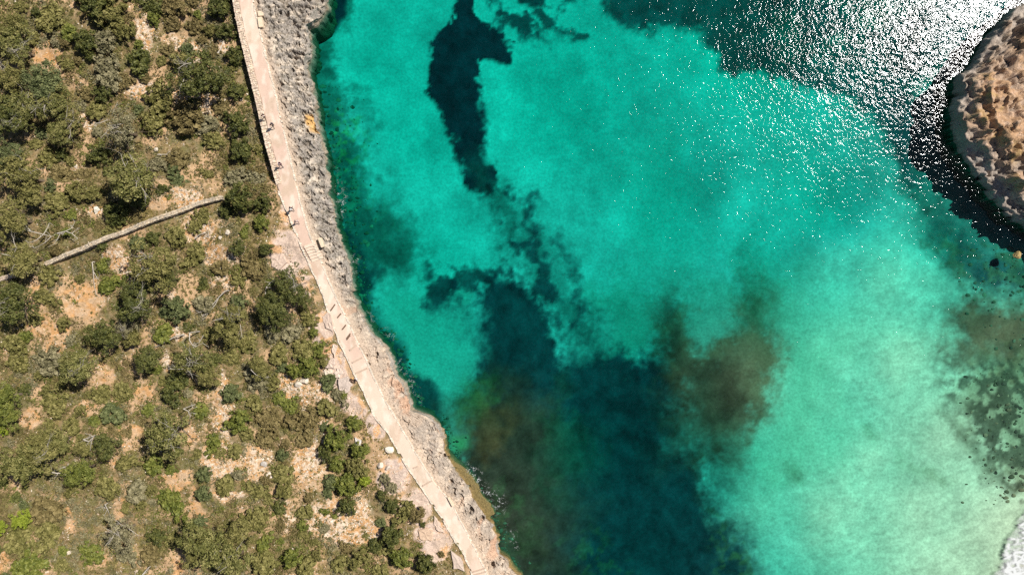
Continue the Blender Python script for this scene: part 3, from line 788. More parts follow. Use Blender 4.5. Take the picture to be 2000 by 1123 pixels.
# ------------------------------------------------------------------ drystone walls
def stone_proto(r, sub=False):
    v = box_np((0, 0, -0.5), (1, 1, 1), 0, 0.09, r, 0.86)
    return v
def drystone(name, line, width, hbase, htop, zf, cols, seed, label, tone=1.0):
    r = np.random.default_rng(seed)
    root = link(name, None, None, (float(line[0][0]), float(line[0][1]), 0))
    tag(root, label, 'stone wall')
    ox, oy = float(line[0][0]), float(line[0][1])
    core_m = stone_pale
    L = 0; V = []; Fq = []; C = []
    coreV = []; n = 0
    for (ax, ay), (bx, by) in zip(line[:-1], line[1:]):
        d = math.hypot(bx - ax, by - ay); dx, dy = (bx - ax) / d, (by - ay) / d
        s = 0.0
        while s < d:
            lw = r.uniform(0.20, 0.42)
            mx, my = ax + dx * (s + lw / 2), ay + dy * (s + lw / 2)
            zt = htop(mx, my); zb = hbase(mx, my)
            # coping stones across the top, then courses down each face
            w = -width / 2
            while w < width / 2 - 0.05:
                sw = min(r.uniform(0.2, 0.42), width / 2 - w)
                cx, cy_ = mx - dy * (w + sw / 2), my + dx * (w + sw / 2)
                hh = r.uniform(0.16, 0.26)
                v = box_np((cx - ox, cy_ - oy, zt - hh + r.normal(0, 0.03)), (lw * 0.93, sw * 0.93, hh), math.atan2(dy, dx) + r.normal(0, 0.08), 0.018, r, 0.88)
                V.append(v); c = np.array(cols[r.integers(len(cols))]) * r.uniform(0.82, 1.12); C.append(np.tile(c, (8, 1)))
                w += sw
            for side in (-1, 1):
                z = zb - 0.1
                while z < zt - 0.24:
                    hh = r.uniform(0.16, 0.28)
                    off = side * (width / 2 - 0.12 + r.normal(0, 0.02))
                    v = box_np((mx - dy * off - ox, my + dx * off - oy, z), (lw * 0.94, 0.26, hh * 0.92), math.atan2(dy, dx) + r.normal(0, 0.05), 0.018, r, 0.95)
                    V.append(v); c = np.array(cols[r.integers(len(cols))]) * r.uniform(0.7, 1.05); C.append(np.tile(c, (8, 1)))
                    z += hh
            s += lw
    Vn = np.concatenate(V); Fn = np.concatenate([BOXF + 8 * i for i in range(len(V))])
    me = mesh_np('stones', Vn, Fn, stone_pale, False); col_attr(me, 'base', np.concatenate(C))
    o = link('stones', me, root); tag(o, kind='stuff')
    # rubble core so that joints are not see-through
    cv = []; cf = []
    pts = [np.array(p) for p in line]
    for i, p in enumerate(pts):
        q = (pts[min(i + 1, len(pts) - 1)] - pts[max(i - 1, 0)]); q = q / np.hypot(*q)
        nx, ny = -q[1], q[0]
        hw = width / 2 - 0.10
        for sx, z in ((-1, hbase(*p) - 0.3), (-1, htop(*p) - 0.1), (1, htop(*p) - 0.1), (1, hbase(*p) - 0.3)):
            cv.append((p[0] + nx * hw * sx - ox, p[1] + ny * hw * sx - oy, z))
        if i:
            k = 4 * i
            for a in range(3): cf.append((k - 4 + a, k + a, k + a + 1, k - 3 + a))
    me = mesh_np('wall_core', np.array(cv), np.array(cf), stone_pale, False); col_attr(me, 'base', np.tile([0.3, 0.24, 0.17], (len(cv), 1)))
    link('wall_core', me, root)
    return root

def build_walls():
    ys = np.linspace(47, float(P(0, WALL_END + 6, 3.9)[1]), 60)
    line = [(float(xl_f(y)) + 0.42, float(y)) for y in ys]
    drystone('drystone_wall', line, 0.88, lambda x, y: float(smooth_z(y)) - 1.6, lambda x, y: float(smooth_z(y)) + 0.10, None,
             [(0.72, 0.58, 0.43), (0.68, 0.54, 0.42), (0.76, 0.63, 0.50), (0.62, 0.48, 0.37)], 11, 'long pale drystone retaining wall along the inland edge of the coast path')
    pts = [(88,516),(105,508),(132,496),(160,486),(180,476),(212,463),(240,454),(270,441),(300,429),(330,419),(355,410),(385,398),(410,391),(432,386)]
    line = []
    for a, b in pts:
        x, y, z = place(a, b, 0.9); line.append((x, y))
    fine = []
    for p, q in zip(line[:-1], line[1:]):
        for t in (0, 0.25, 0.5, 0.75): fine.append((p[0] + (q[0] - p[0]) * t, p[1] + (q[1] - p[1]) * t))
    fine.append(line[-1])
    drystone('drystone_wall', fine, 0.62, lambda x, y: float(ground_z(x, y)[0]) - 0.05, lambda x, y: float(ground_z(x, y)[0]) + 0.95, None,
             [(0.50, 0.42, 0.32), (0.58, 0.48, 0.36), (0.42, 0.36, 0.28), (0.54, 0.43, 0.30)], 12, 'narrow freestanding drystone field wall running diagonally through the scrub')
    # far stretch of the field wall showing at the left edge
    line = []
    for a, b in ((-30,556),(0,545),(22,538),(40,533),(58,527)):
        x, y, z = place(a, b, 0.7); line.append((x, y))
    drystone('drystone_wall', line, 0.6, lambda x, y: float(ground_z(x, y)[0]) - 0.05, lambda x, y: float(ground_z(x, y)[0]) + 0.75, None,
             [(0.48, 0.38, 0.3), (0.52, 0.42, 0.33)], 13, 'short stretch of drystone wall under the pines at the left photo edge')
build_walls()

# ------------------------------------------------------------------ slabs, boulders, scattered stones
rock_mat = attr_mat('weathered_rock', 0.92, 0.2, 5.0, 0.22, 0.7, 0.06, 8.0)
def build_slab(poly, h, colr, lab, seed):
    r = np.random.default_rng(seed)
    cx = sum(a for a, _ in poly) / len(poly); cy_ = sum(b for _, b in poly) / len(poly)
    gx, gy, gz = place(cx, cy_, h)
    bm = bmesh.new()
    vs = []
    pts = []
    n = len(poly)
    for i in range(n):
        a, b = poly[i], poly[(i + 1) % n]
        for t in (0, 0.33, 0.66): pts.append((a[0] + (b[0] - a[0]) * t + r.normal(0, 0.9), a[1] + (b[1] - a[1]) * t + r.normal(0, 0.9)))
    ring0 = []; ring1 = []; ring2 = []; ring3 = []
    for a, b in pts:
        x, y = P(a, b, gz + h); x -= gx; y -= gy
        ring0.append(bm.verts.new((x * 1.03, y * 1.03, -0.5)))
        ring1.append(bm.verts.new((x, y, h - 0.07 + r.normal(0, 0.015))))
        ring2.append(bm.verts.new((x * 0.93, y * 0.93, h + r.normal(0, 0.012))))
        ring3.append(bm.verts.new((x * 0.5, y * 0.5, h + r.normal(0, 0.05))))
    c = bm.verts.new((0, 0, h + 0.03)); m = len(pts)
    for ra, rb in ((ring0, ring1), (ring1, ring2), (ring2, ring3)):
        for i in range(m): bm.faces.new((ra[i], ra[(i + 1) % m], rb[(i + 1) % m], rb[i]))
    for i in range(m): bm.faces.new((ring3[i], ring3[(i + 1) % m], c))
    bmesh.ops.recalc_face_normals(bm, faces=bm.faces[:])
    me = bpy.data.meshes.new('rock_slab'); bm.to_mesh(me); bm.free()
    me.materials.append(rock_mat)
    nv = len(me.vertices)
    C = np.tile(np.array(colr), (nv, 1)) * np.random.default_rng(seed).uniform(0.88, 1.1, (nv, 1))
    col_attr(me, 'base', C)
    o = link('rock_slab', me, None, (gx, gy, gz)); tag(o, lab, 'rock')
SL = (0.60, 0.47, 0.385)
for i, (poly, h, c, lab) in enumerate([
    ([(630,700),(650,698),(655,706),(653,720),(632,718)], 0.35, SL, 'flat squarish rock slab uphill and left of the seated pair'),
    ([(649,673),(658,674),(659,680),(652,698),(648,688)], 0.3, (0.66,0.53,0.43), 'slim upright-pointing rock slab beside the path above the squarish slab'),
    ([(658,720),(666,720),(670,728),(664,738),(654,738),(653,728)], 0.35, (0.64,0.52,0.43), 'small rounded rock slab between the squarish slab and the pointed slab'),
    ([(660,740),(678,736),(688,752),(678,768),(670,771),(662,760)], 0.4, (0.55,0.45,0.38), 'large kite-shaped rock slab directly below left of the seated pair'),
    ([(632,722),(650,721),(652,736),(636,740)], 0.25, (0.68,0.57,0.45), 'whitish rock slab touching the green bush left of the seated pair'),
    ([(692,855),(705,860),(704,871),(694,868)], 0.3, (0.62,0.58,0.54), 'light grey rock between green bushes inland of the lower path'),
    ([(816,1036),(836,1030),(846,1040),(842,1056),(820,1054)], 0.35, (0.58,0.42,0.30), 'broad orange-tinted rock slab right of the dark bush near the bottom'),
    ([(848,1010),(860,1022),(866,1040),(856,1036),(848,1024)], 0.3, (0.62,0.48,0.38), 'long narrow rock slab close to the path near the bottom'),
    ([(880,1075),(898,1090),(908,1116),(886,1110)], 0.3, (0.55,0.44,0.36), 'wedge-shaped rock slab against the path at the bottom of the photo'),
    ([(640,610),(650,622),(650,648),(636,640),(630,620)], 0.3, (0.55,0.43,0.35), 'brownish rock slab against the path above the brown step edges'),
    ([(529,500),(552,494),(560,512),(545,528),(530,520)], 0.3, (0.60,0.46,0.37), 'pinkish flat rock slab left of the flight of steps')]):
    build_slab(poly, h, c, lab, 700 + i)

def rock_np(r, n=2):
    bm = bmesh.new(); bmesh.ops.create_icosphere(bm, subdivisions=n, radius=1.0)
    V = np.array([v.co[:] for v in bm.verts]); Fq = np.array([[v.index for v in f.verts] for f in bm.faces]); bm.free()
    dirs = r.normal(0, 1, (7, 3)); dirs /= np.linalg.norm(dirs, axis=1)[:, None]
    for d in dirs:
        t = r.uniform(0.45, 0.8); p = V @ d
        V = V - np.outer(np.maximum(p - t, 0), d) * 0.9
    V *= (1 + r.normal(0, 0.04, (len(V), 1)))
    return V, Fq
BOUL = [(188,410,7,(0.72,0.66,0.55),'round white boulder standing alone above the diagonal field wall'),
        (148,325,4.5,(0.68,0.58,0.46),'small pale boulder in the clearing above the white boulder'),
        (305,293,5,(0.55,0.47,0.38),'pale boulder between the two big olive pines in the upper scrub'),
        (443,454,6,(0.60,0.52,0.42),'oblong pale boulder in the rubble right of the diagonal wall'),
        (430,464,4.5,(0.64,0.55,0.44),'smaller pale boulder left of the oblong boulder in the rubble'),
        (305,214,5,(0.60,0.53,0.43),'lone pale boulder in the brown scrub near the upper middle'),
        (430,525,5,(0.66,0.57,0.46),'white boulder amid rubble below the oblong boulder'),
        (515,907,7,(0.50,0.45,0.40),'grey boulder on the stony clearing beside brown bushes'),
        (522,925,6,(0.72,0.62,0.50),'upper one of two cream boulders at the left of the stony clearing'),
        (531,932,6,(0.74,0.63,0.52),'lower one of two cream boulders at the left of the stony clearing'),
        (594,744,9,(0.70,0.60,0.48),'big whitish rock outcrop block near the orange soil left of the slabs'),
        (582,751,7,(0.62,0.54,0.44),'whitish outcrop block just left of the biggest one'),
        (1990,498,9,(0.42,0.30,0.13),'small ochre rock in the water below the headland at the right edge'),
        (760,878,9,(0.76,0.68,0.56),'bright white boulder on the inland side of the lower path'),
        (743,909,7,(0.66,0.56,0.46),'left one of two pale rocks below the bright white boulder'),
        (757,913,6,(0.64,0.54,0.45),'right one of two pale rocks below the bright white boulder'),
        (268,1117,6,(0.58,0.46,0.34),'tan boulder at the bottom edge of the photo'),
        (133,1078,5,(0.64,0.54,0.42),'pale stone in the orange soil gap at the lower left')]
for i, (a, b, rp, c, lab) in enumerate(BOUL):
    r = np.random.default_rng(800 + i)
    V, Fq = rock_np(r, 3)
    R_ = rp * 0.075
    if a > 1500: x, y = P(a, b, 0.2); z = -0.3
    else: x, y, z = place(a, b, 0.2)
    V = V * np.array([R_ * r.uniform(0.9, 1.25), R_ * r.uniform(0.8, 1.05), R_ * 0.75])
    me = mesh_np('boulder', V, Fq, rock_mat, False)
    col_attr(me, 'base', np.tile(c, (len(V), 1)) * r.uniform(0.9, 1.1, (len(V), 1)))
    tag(link('boulder', me, None, (x, y, z + R_ * 0.25)), lab, 'boulder')

def build_submerged():
    r = np.random.default_rng(41)
    protos = [rock_np(np.random.default_rng(950 + i), 2) for i in range(5)]
    V = []; Fq = []; C = []; off = 0
    for _ in range(1100):
        if r.random() < 0.55:
            py = r.uniform(150, 1120); px = np.interp(py, [q[1] for q in COAST], [q[0] for q in COAST]) + abs(r.normal(0, 1)) * (34 if py < 480 else 12) + 6
        else:
            py = r.uniform(480, 980); px = 2010 - abs(r.normal(0, 1)) * 75
            if px < 1868 or (py < 720 and py > 580 and r.random() < 0.7): continue
        x, y = P(px, py, -2)
        hit, loc, nrm, idx = SEABED.ray_cast((x, y, 5), (0, 0, -1))
        if not hit or loc.z > -0.5: continue
        v, f = protos[r.integers(5)]; s = 0.10 + 0.32 * r.random() ** 3
        w = v * np.array([s * r.uniform(0.8, 1.5), s * r.uniform(0.7, 1.1), s * r.uniform(.25, .45)])
        w[:, 2] = np.minimum(w[:, 2] + loc.z, -0.25)
        w[:, 0] += x; w[:, 1] += y
        V.append(w); Fq.append(f + off); off += len(v)
        c = np.array([(0.08,0.09,0.05),(0.13,0.12,0.07),(0.05,0.055,0.035),(0.17,0.17,0.10)][r.integers(4)])
        C.append(np.tile(c * r.uniform(0.8, 1.2), (len(v), 1)))
    me = mesh_np('submerged_rocks', np.concatenate(V), np.concatenate(Fq), rock_mat, True)
    col_attr(me, 'base', np.concatenate(C))
    tag(link('submerged_rocks', me), kind='stuff', label='weedy rocks under the shallow water along both shores')
build_submerged()

def build_stones():
    r = np.random.default_rng(31)
    protos = [rock_np(np.random.default_rng(900 + i), 1) for i in range(6)]
    n = 150000
    px = r.uniform(-20, 1000, n); py = r.uniform(-20, 1143, n)
    k = (H - 4.0) / F
    x = (px - 1000) * k; y = (561.5 - py) * k
    o, ru, sl = soft_bare(px, py)
    inl = x < xl_f(y) - 0.3
    patch = fbm(x * 0.5, y * 0.5, 77, 3)
    dens = 0.045 + 0.34 * ru + 0.05 * o + 0.22 * sl + 0.20 * sstep(0.55, 0.68, patch)
    d = xl_f(y) - x
    dens = dens + 0.06 * (1 - sstep(2, 6, d))
    keep = inl & (r.random(n) < dens)
    x = x[keep]; y = y[keep]; ru = ru[keep]
    z = ground_z(x, y)
    print('stones', len(x))
    V = []; Fq = []; C = []; off = 0
    pal = np.array([(0.68,0.56,0.42),(0.76,0.66,0.53),(0.58,0.47,0.35),(0.58,0.40,0.22),(0.48,0.41,0.33)])
    for i in range(len(x)):
        v, f = protos[i % 6]
        s = 0.05 + 0.09 * r.random() ** 2.5 + 0.035 * ru[i]
        a = r.uniform(0, 6.28); ca, sa = math.cos(a), math.sin(a)
        w = v * np.array([s * r.uniform(0.8, 1.7), s * r.uniform(0.7, 1.1), s * r.uniform(.5, .8)])
        w = np.stack([w[:, 0] * ca - w[:, 1] * sa + x[i], w[:, 0] * sa + w[:, 1] * ca + y[i], w[:, 2] + z[i] + s * 0.15], 1)
        V.append(w); Fq.append(f + off); off += len(v)
        C.append(np.tile(pal[r.integers(5)] * r.uniform(0.8, 1.1), (len(v), 1)))
    me = mesh_np('scattered_stones', np.concatenate(V), np.concatenate(Fq), rock_mat, False)
    col_attr(me, 'base', np.concatenate(C))
    tag(link('scattered_stones', me), kind='stuff', label='loose pale limestone stones scattered over the dry ground')
build_stones()

# ------------------------------------------------------------------ plants
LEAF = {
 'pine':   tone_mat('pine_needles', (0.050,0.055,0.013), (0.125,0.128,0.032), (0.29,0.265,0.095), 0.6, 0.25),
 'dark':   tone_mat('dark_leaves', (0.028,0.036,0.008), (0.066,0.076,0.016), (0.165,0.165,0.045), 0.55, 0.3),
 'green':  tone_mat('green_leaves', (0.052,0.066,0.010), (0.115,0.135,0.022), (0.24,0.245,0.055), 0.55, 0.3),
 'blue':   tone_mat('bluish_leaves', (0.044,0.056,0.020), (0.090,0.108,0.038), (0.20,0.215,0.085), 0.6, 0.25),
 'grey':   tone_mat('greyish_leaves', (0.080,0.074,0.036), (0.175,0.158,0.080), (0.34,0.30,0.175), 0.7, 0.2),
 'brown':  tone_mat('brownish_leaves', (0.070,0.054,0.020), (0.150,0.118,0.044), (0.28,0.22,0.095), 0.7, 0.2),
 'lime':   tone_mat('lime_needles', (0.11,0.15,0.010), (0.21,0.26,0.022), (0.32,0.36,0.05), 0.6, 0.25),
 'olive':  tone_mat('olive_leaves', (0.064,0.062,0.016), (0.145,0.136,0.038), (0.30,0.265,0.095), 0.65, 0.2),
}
bark = tone_mat('bark', (0.10,0.075,0.05), (0.17,0.13,0.09), (0.25,0.20,0.15), 0.85, 0.1)
deadwood = tone_mat('bleached_wood', (0.36,0.31,0.26), (0.50,0.45,0.38), (0.62,0.57,0.50), 0.8, 0.2, 3.0)

def leaf_quads(P0, Nn, size, r, elong=1.6):
    """a small pointed leaf clump (one quad) at every point, facing roughly along Nn"""
    n = len(P0)
    up = Nn + r.normal(0, 0.55, (n, 3)); up /= np.linalg.norm(up, axis=1)[:, None]
    a = r.normal(0, 1, (n, 3)); a -= up * np.sum(a * up, 1)[:, None]; a /= np.linalg.norm(a, axis=1)[:, None]
    b = np.cross(up, a)
    s = size * r.uniform(0.6, 1.35, (n, 1))
    v0 = P0 - a * s * elong * 0.5; v2 = P0 + a * s * elong * 0.5
    v1 = P0 - b * s * 0.42 + up * s * 0.12; v3 = P0 + b * s * 0.42 + up * s * 0.12
    V = np.stack([v0, v1, v2, v3], 1).reshape(-1, 3)
    Fq = np.arange(n * 4).reshape(n, 4)
    return V, Fq

def crown_proto(seed, lobes, clumps, leaves, leaf, flat=0.8, gap=0.2, height=1.0, spread=0.55):
    """unit radius crown whose base is at z=0: clumps of leaves over a few overlapping irregular lobes"""
    r = np.random.default_rng(seed)
    L = []
    for i in range(lobes):
        a = r.uniform(0, 6.28); d = spread * math.sqrt(r.random()) if i else 0.0
        R_ = r.uniform(0.42, 0.62) if i else 0.62
        L.append((math.cos(a) * d, math.sin(a) * d, height * r.uniform(0.25, 0.55) * (1 if i else 1.1), R_))
    pts = []; nor = []; ton = []
    for c in range(clumps):
        lx, ly, lz, lr = L[r.integers(lobes)]
        u = r.normal(0, 1, 3); u /= np.linalg.norm(u); u[2] = abs(u[2]) * 1.0 if r.random() < 0.8 else u[2] * 0.5
        rad = lr * r.uniform(0.72, 1.06)
        cc = np.array([lx + u[0] * rad, ly + u[1] * rad, lz + u[2] * rad * flat])
        cr = r.uniform(0.10, 0.19)
        m = leaves
        q = r.normal(0, 1, (m, 3)); q /= np.linalg.norm(q, axis=1)[:, None]
        q[:, 2] = np.where(r.random(m) < 0.75, np.abs(q[:, 2]), q[:, 2])
        q2 = q * cr * r.uniform(0.55, 1.1, (m, 1)); q2[:, 2] *= 0.75
        pts.append(cc + q2); nor.append(q * 0.8 + u * 0.4 + np.array([0, 0, 0.35]))
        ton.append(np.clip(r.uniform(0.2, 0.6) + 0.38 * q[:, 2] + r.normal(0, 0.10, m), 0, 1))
    p = np.concatenate(pts); nn = np.concatenate(nor); nn /= np.linalg.norm(nn, axis=1)[:, None]; t = np.concatenate(ton)
    p[:, 2] = np.maximum(p[:, 2], 0.02)
    V, Fq = leaf_quads(p, nn, leaf, r)
    me = mesh_np('crown', V, Fq, LEAF['pine'], False)
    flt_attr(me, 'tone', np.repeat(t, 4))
    return me

def tube(V, Fq, pts, radii, k=5):
    """append a tapered tube"""
    pts = [np.array(p, float) for p in pts]
    base = len(V)
    for i, p in enumerate(pts):
        d = pts[min(i + 1, len(pts) - 1)] - pts[max(i - 1, 0)]; d /= (np.linalg.norm(d) + 1e-9)
        s = np.array([0, 0, 1.0]) if abs(d[2]) < 0.8 else np.array([1.0, 0, 0])
        a = np.cross(d, s); a /= np.linalg.norm(a); b = np.cross(d, a)
        for j in range(k):
            an = 2 * math.pi * j / k
            V.append(p + (a * math.cos(an) + b * math.sin(an)) * radii[i])
    for i in range(len(pts) - 1):
        for j in range(k):
            Fq.append((base + i * k + j, base + i * k + (j + 1) % k, base + (i + 1) * k + (j + 1) % k, base + (i + 1) * k + j))

def branchy(V, Fq, p, d, L, rad, depth, r, bend=0.3, k=5, ratio=0.62):
    pts = [p]; rr = [rad]
    n = 4; q = np.array(p, float); dd = np.array(d, float)
    for i in range(n):
        dd = dd + r.normal(0, bend, 3) * 0.5; dd /= np.linalg.norm(dd)
        q = q + dd * L / n; pts.append(q.copy()); rr.append(rad * (1 - 0.55 * (i + 1) / n))
    tube(V, Fq, pts, rr, k)
    if depth > 0:
        for i in range(r.integers(2, 4)):
            j = r.integers(1, n + 1)
            nd = dd + r.normal(0, 0.65, 3); nd /= np.linalg.norm(nd)
            branchy(V, Fq, pts[j], nd, L * ratio * r.uniform(0.7, 1.1), rr[j] * 0.65, depth - 1, r, bend, max(3, k - 1), ratio)

def trunk_proto(seed):
    """unit tree: trunk and limbs reaching up into a crown of radius one"""
    r = np.random.default_rng(seed); V = []; Fq = []
    tube(V, Fq, [(0, 0, -0.35), (0.02, 0.01, 0.0), (0.05, 0.02, 0.25), (0.03, 0.05, 0.45)], [0.075, 0.062, 0.05, 0.04], 7)
    for i in range(6):
        a = i * 1.05 + r.uniform(-0.3, 0.3)
        branchy(V, Fq, np.array([0.04, 0.04, r.uniform(0.2, 0.42)]), np.array([math.cos(a), math.sin(a), r.uniform(0.25, 0.9)]), r.uniform(0.5, 0.8), 0.028, 1, r)
    me = mesh_np('trunk', np.array(V), np.array(Fq), bark, True)
    flt_attr(me, 'tone', r.uniform(0.2, 0.8, len(V)))
    return me

def twig_proto(seed):
    r = np.random.default_rng(seed); V = []; Fq = []
    for i in range(7):
        a = r.uniform(0, 6.28)
        branchy(V, Fq, np.array([r.normal(0, .2), r.normal(0, .2), r.uniform(0.45, 0.7)]), np.array([math.cos(a), math.sin(a), r.uniform(0.1, 0.9)]), r.uniform(0.4, 0.7), 0.013, 2, r, 0.35, 4)
    me = mesh_np('bare_twigs', np.array(V), np.array(Fq), deadwood, True)
    flt_attr(me, 'tone', r.uniform(0.2, 0.8, len(V)))
    return me

def stem_proto(seed):
    r = np.random.default_rng(seed); V = []; Fq = []
    for i in range(5):
        a = i * 1.3 + r.uniform(-0.4, 0.4)
        branchy(V, Fq, np.array([0, 0, -0.15]), np.array([math.cos(a) * 0.6, math.sin(a) * 0.6, 1.0]), 0.55, 0.03, 1, r, 0.3, 4)
    me = mesh_np('stem', np.array(V), np.array(Fq), bark, True)
    flt_attr(me, 'tone', r.uniform(0.1, 0.6, len(V)))
    return me

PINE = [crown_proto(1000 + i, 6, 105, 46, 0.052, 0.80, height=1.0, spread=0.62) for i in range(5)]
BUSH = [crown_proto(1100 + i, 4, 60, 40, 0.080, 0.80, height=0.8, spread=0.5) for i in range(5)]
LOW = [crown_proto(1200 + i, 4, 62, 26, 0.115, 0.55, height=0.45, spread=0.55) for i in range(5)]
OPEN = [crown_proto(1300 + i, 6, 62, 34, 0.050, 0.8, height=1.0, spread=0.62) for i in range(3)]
TRUNK = [trunk_proto(1400 + i) for i in range(3)]
TWIG = [twig_proto(1500 + i) for i in range(3)]
STEM = [stem_proto(1600 + i) for i in range(3)]

def set_mat(o, m):
    o.material_slots[0].link = 'OBJECT'; o.material_slots[0].material = m

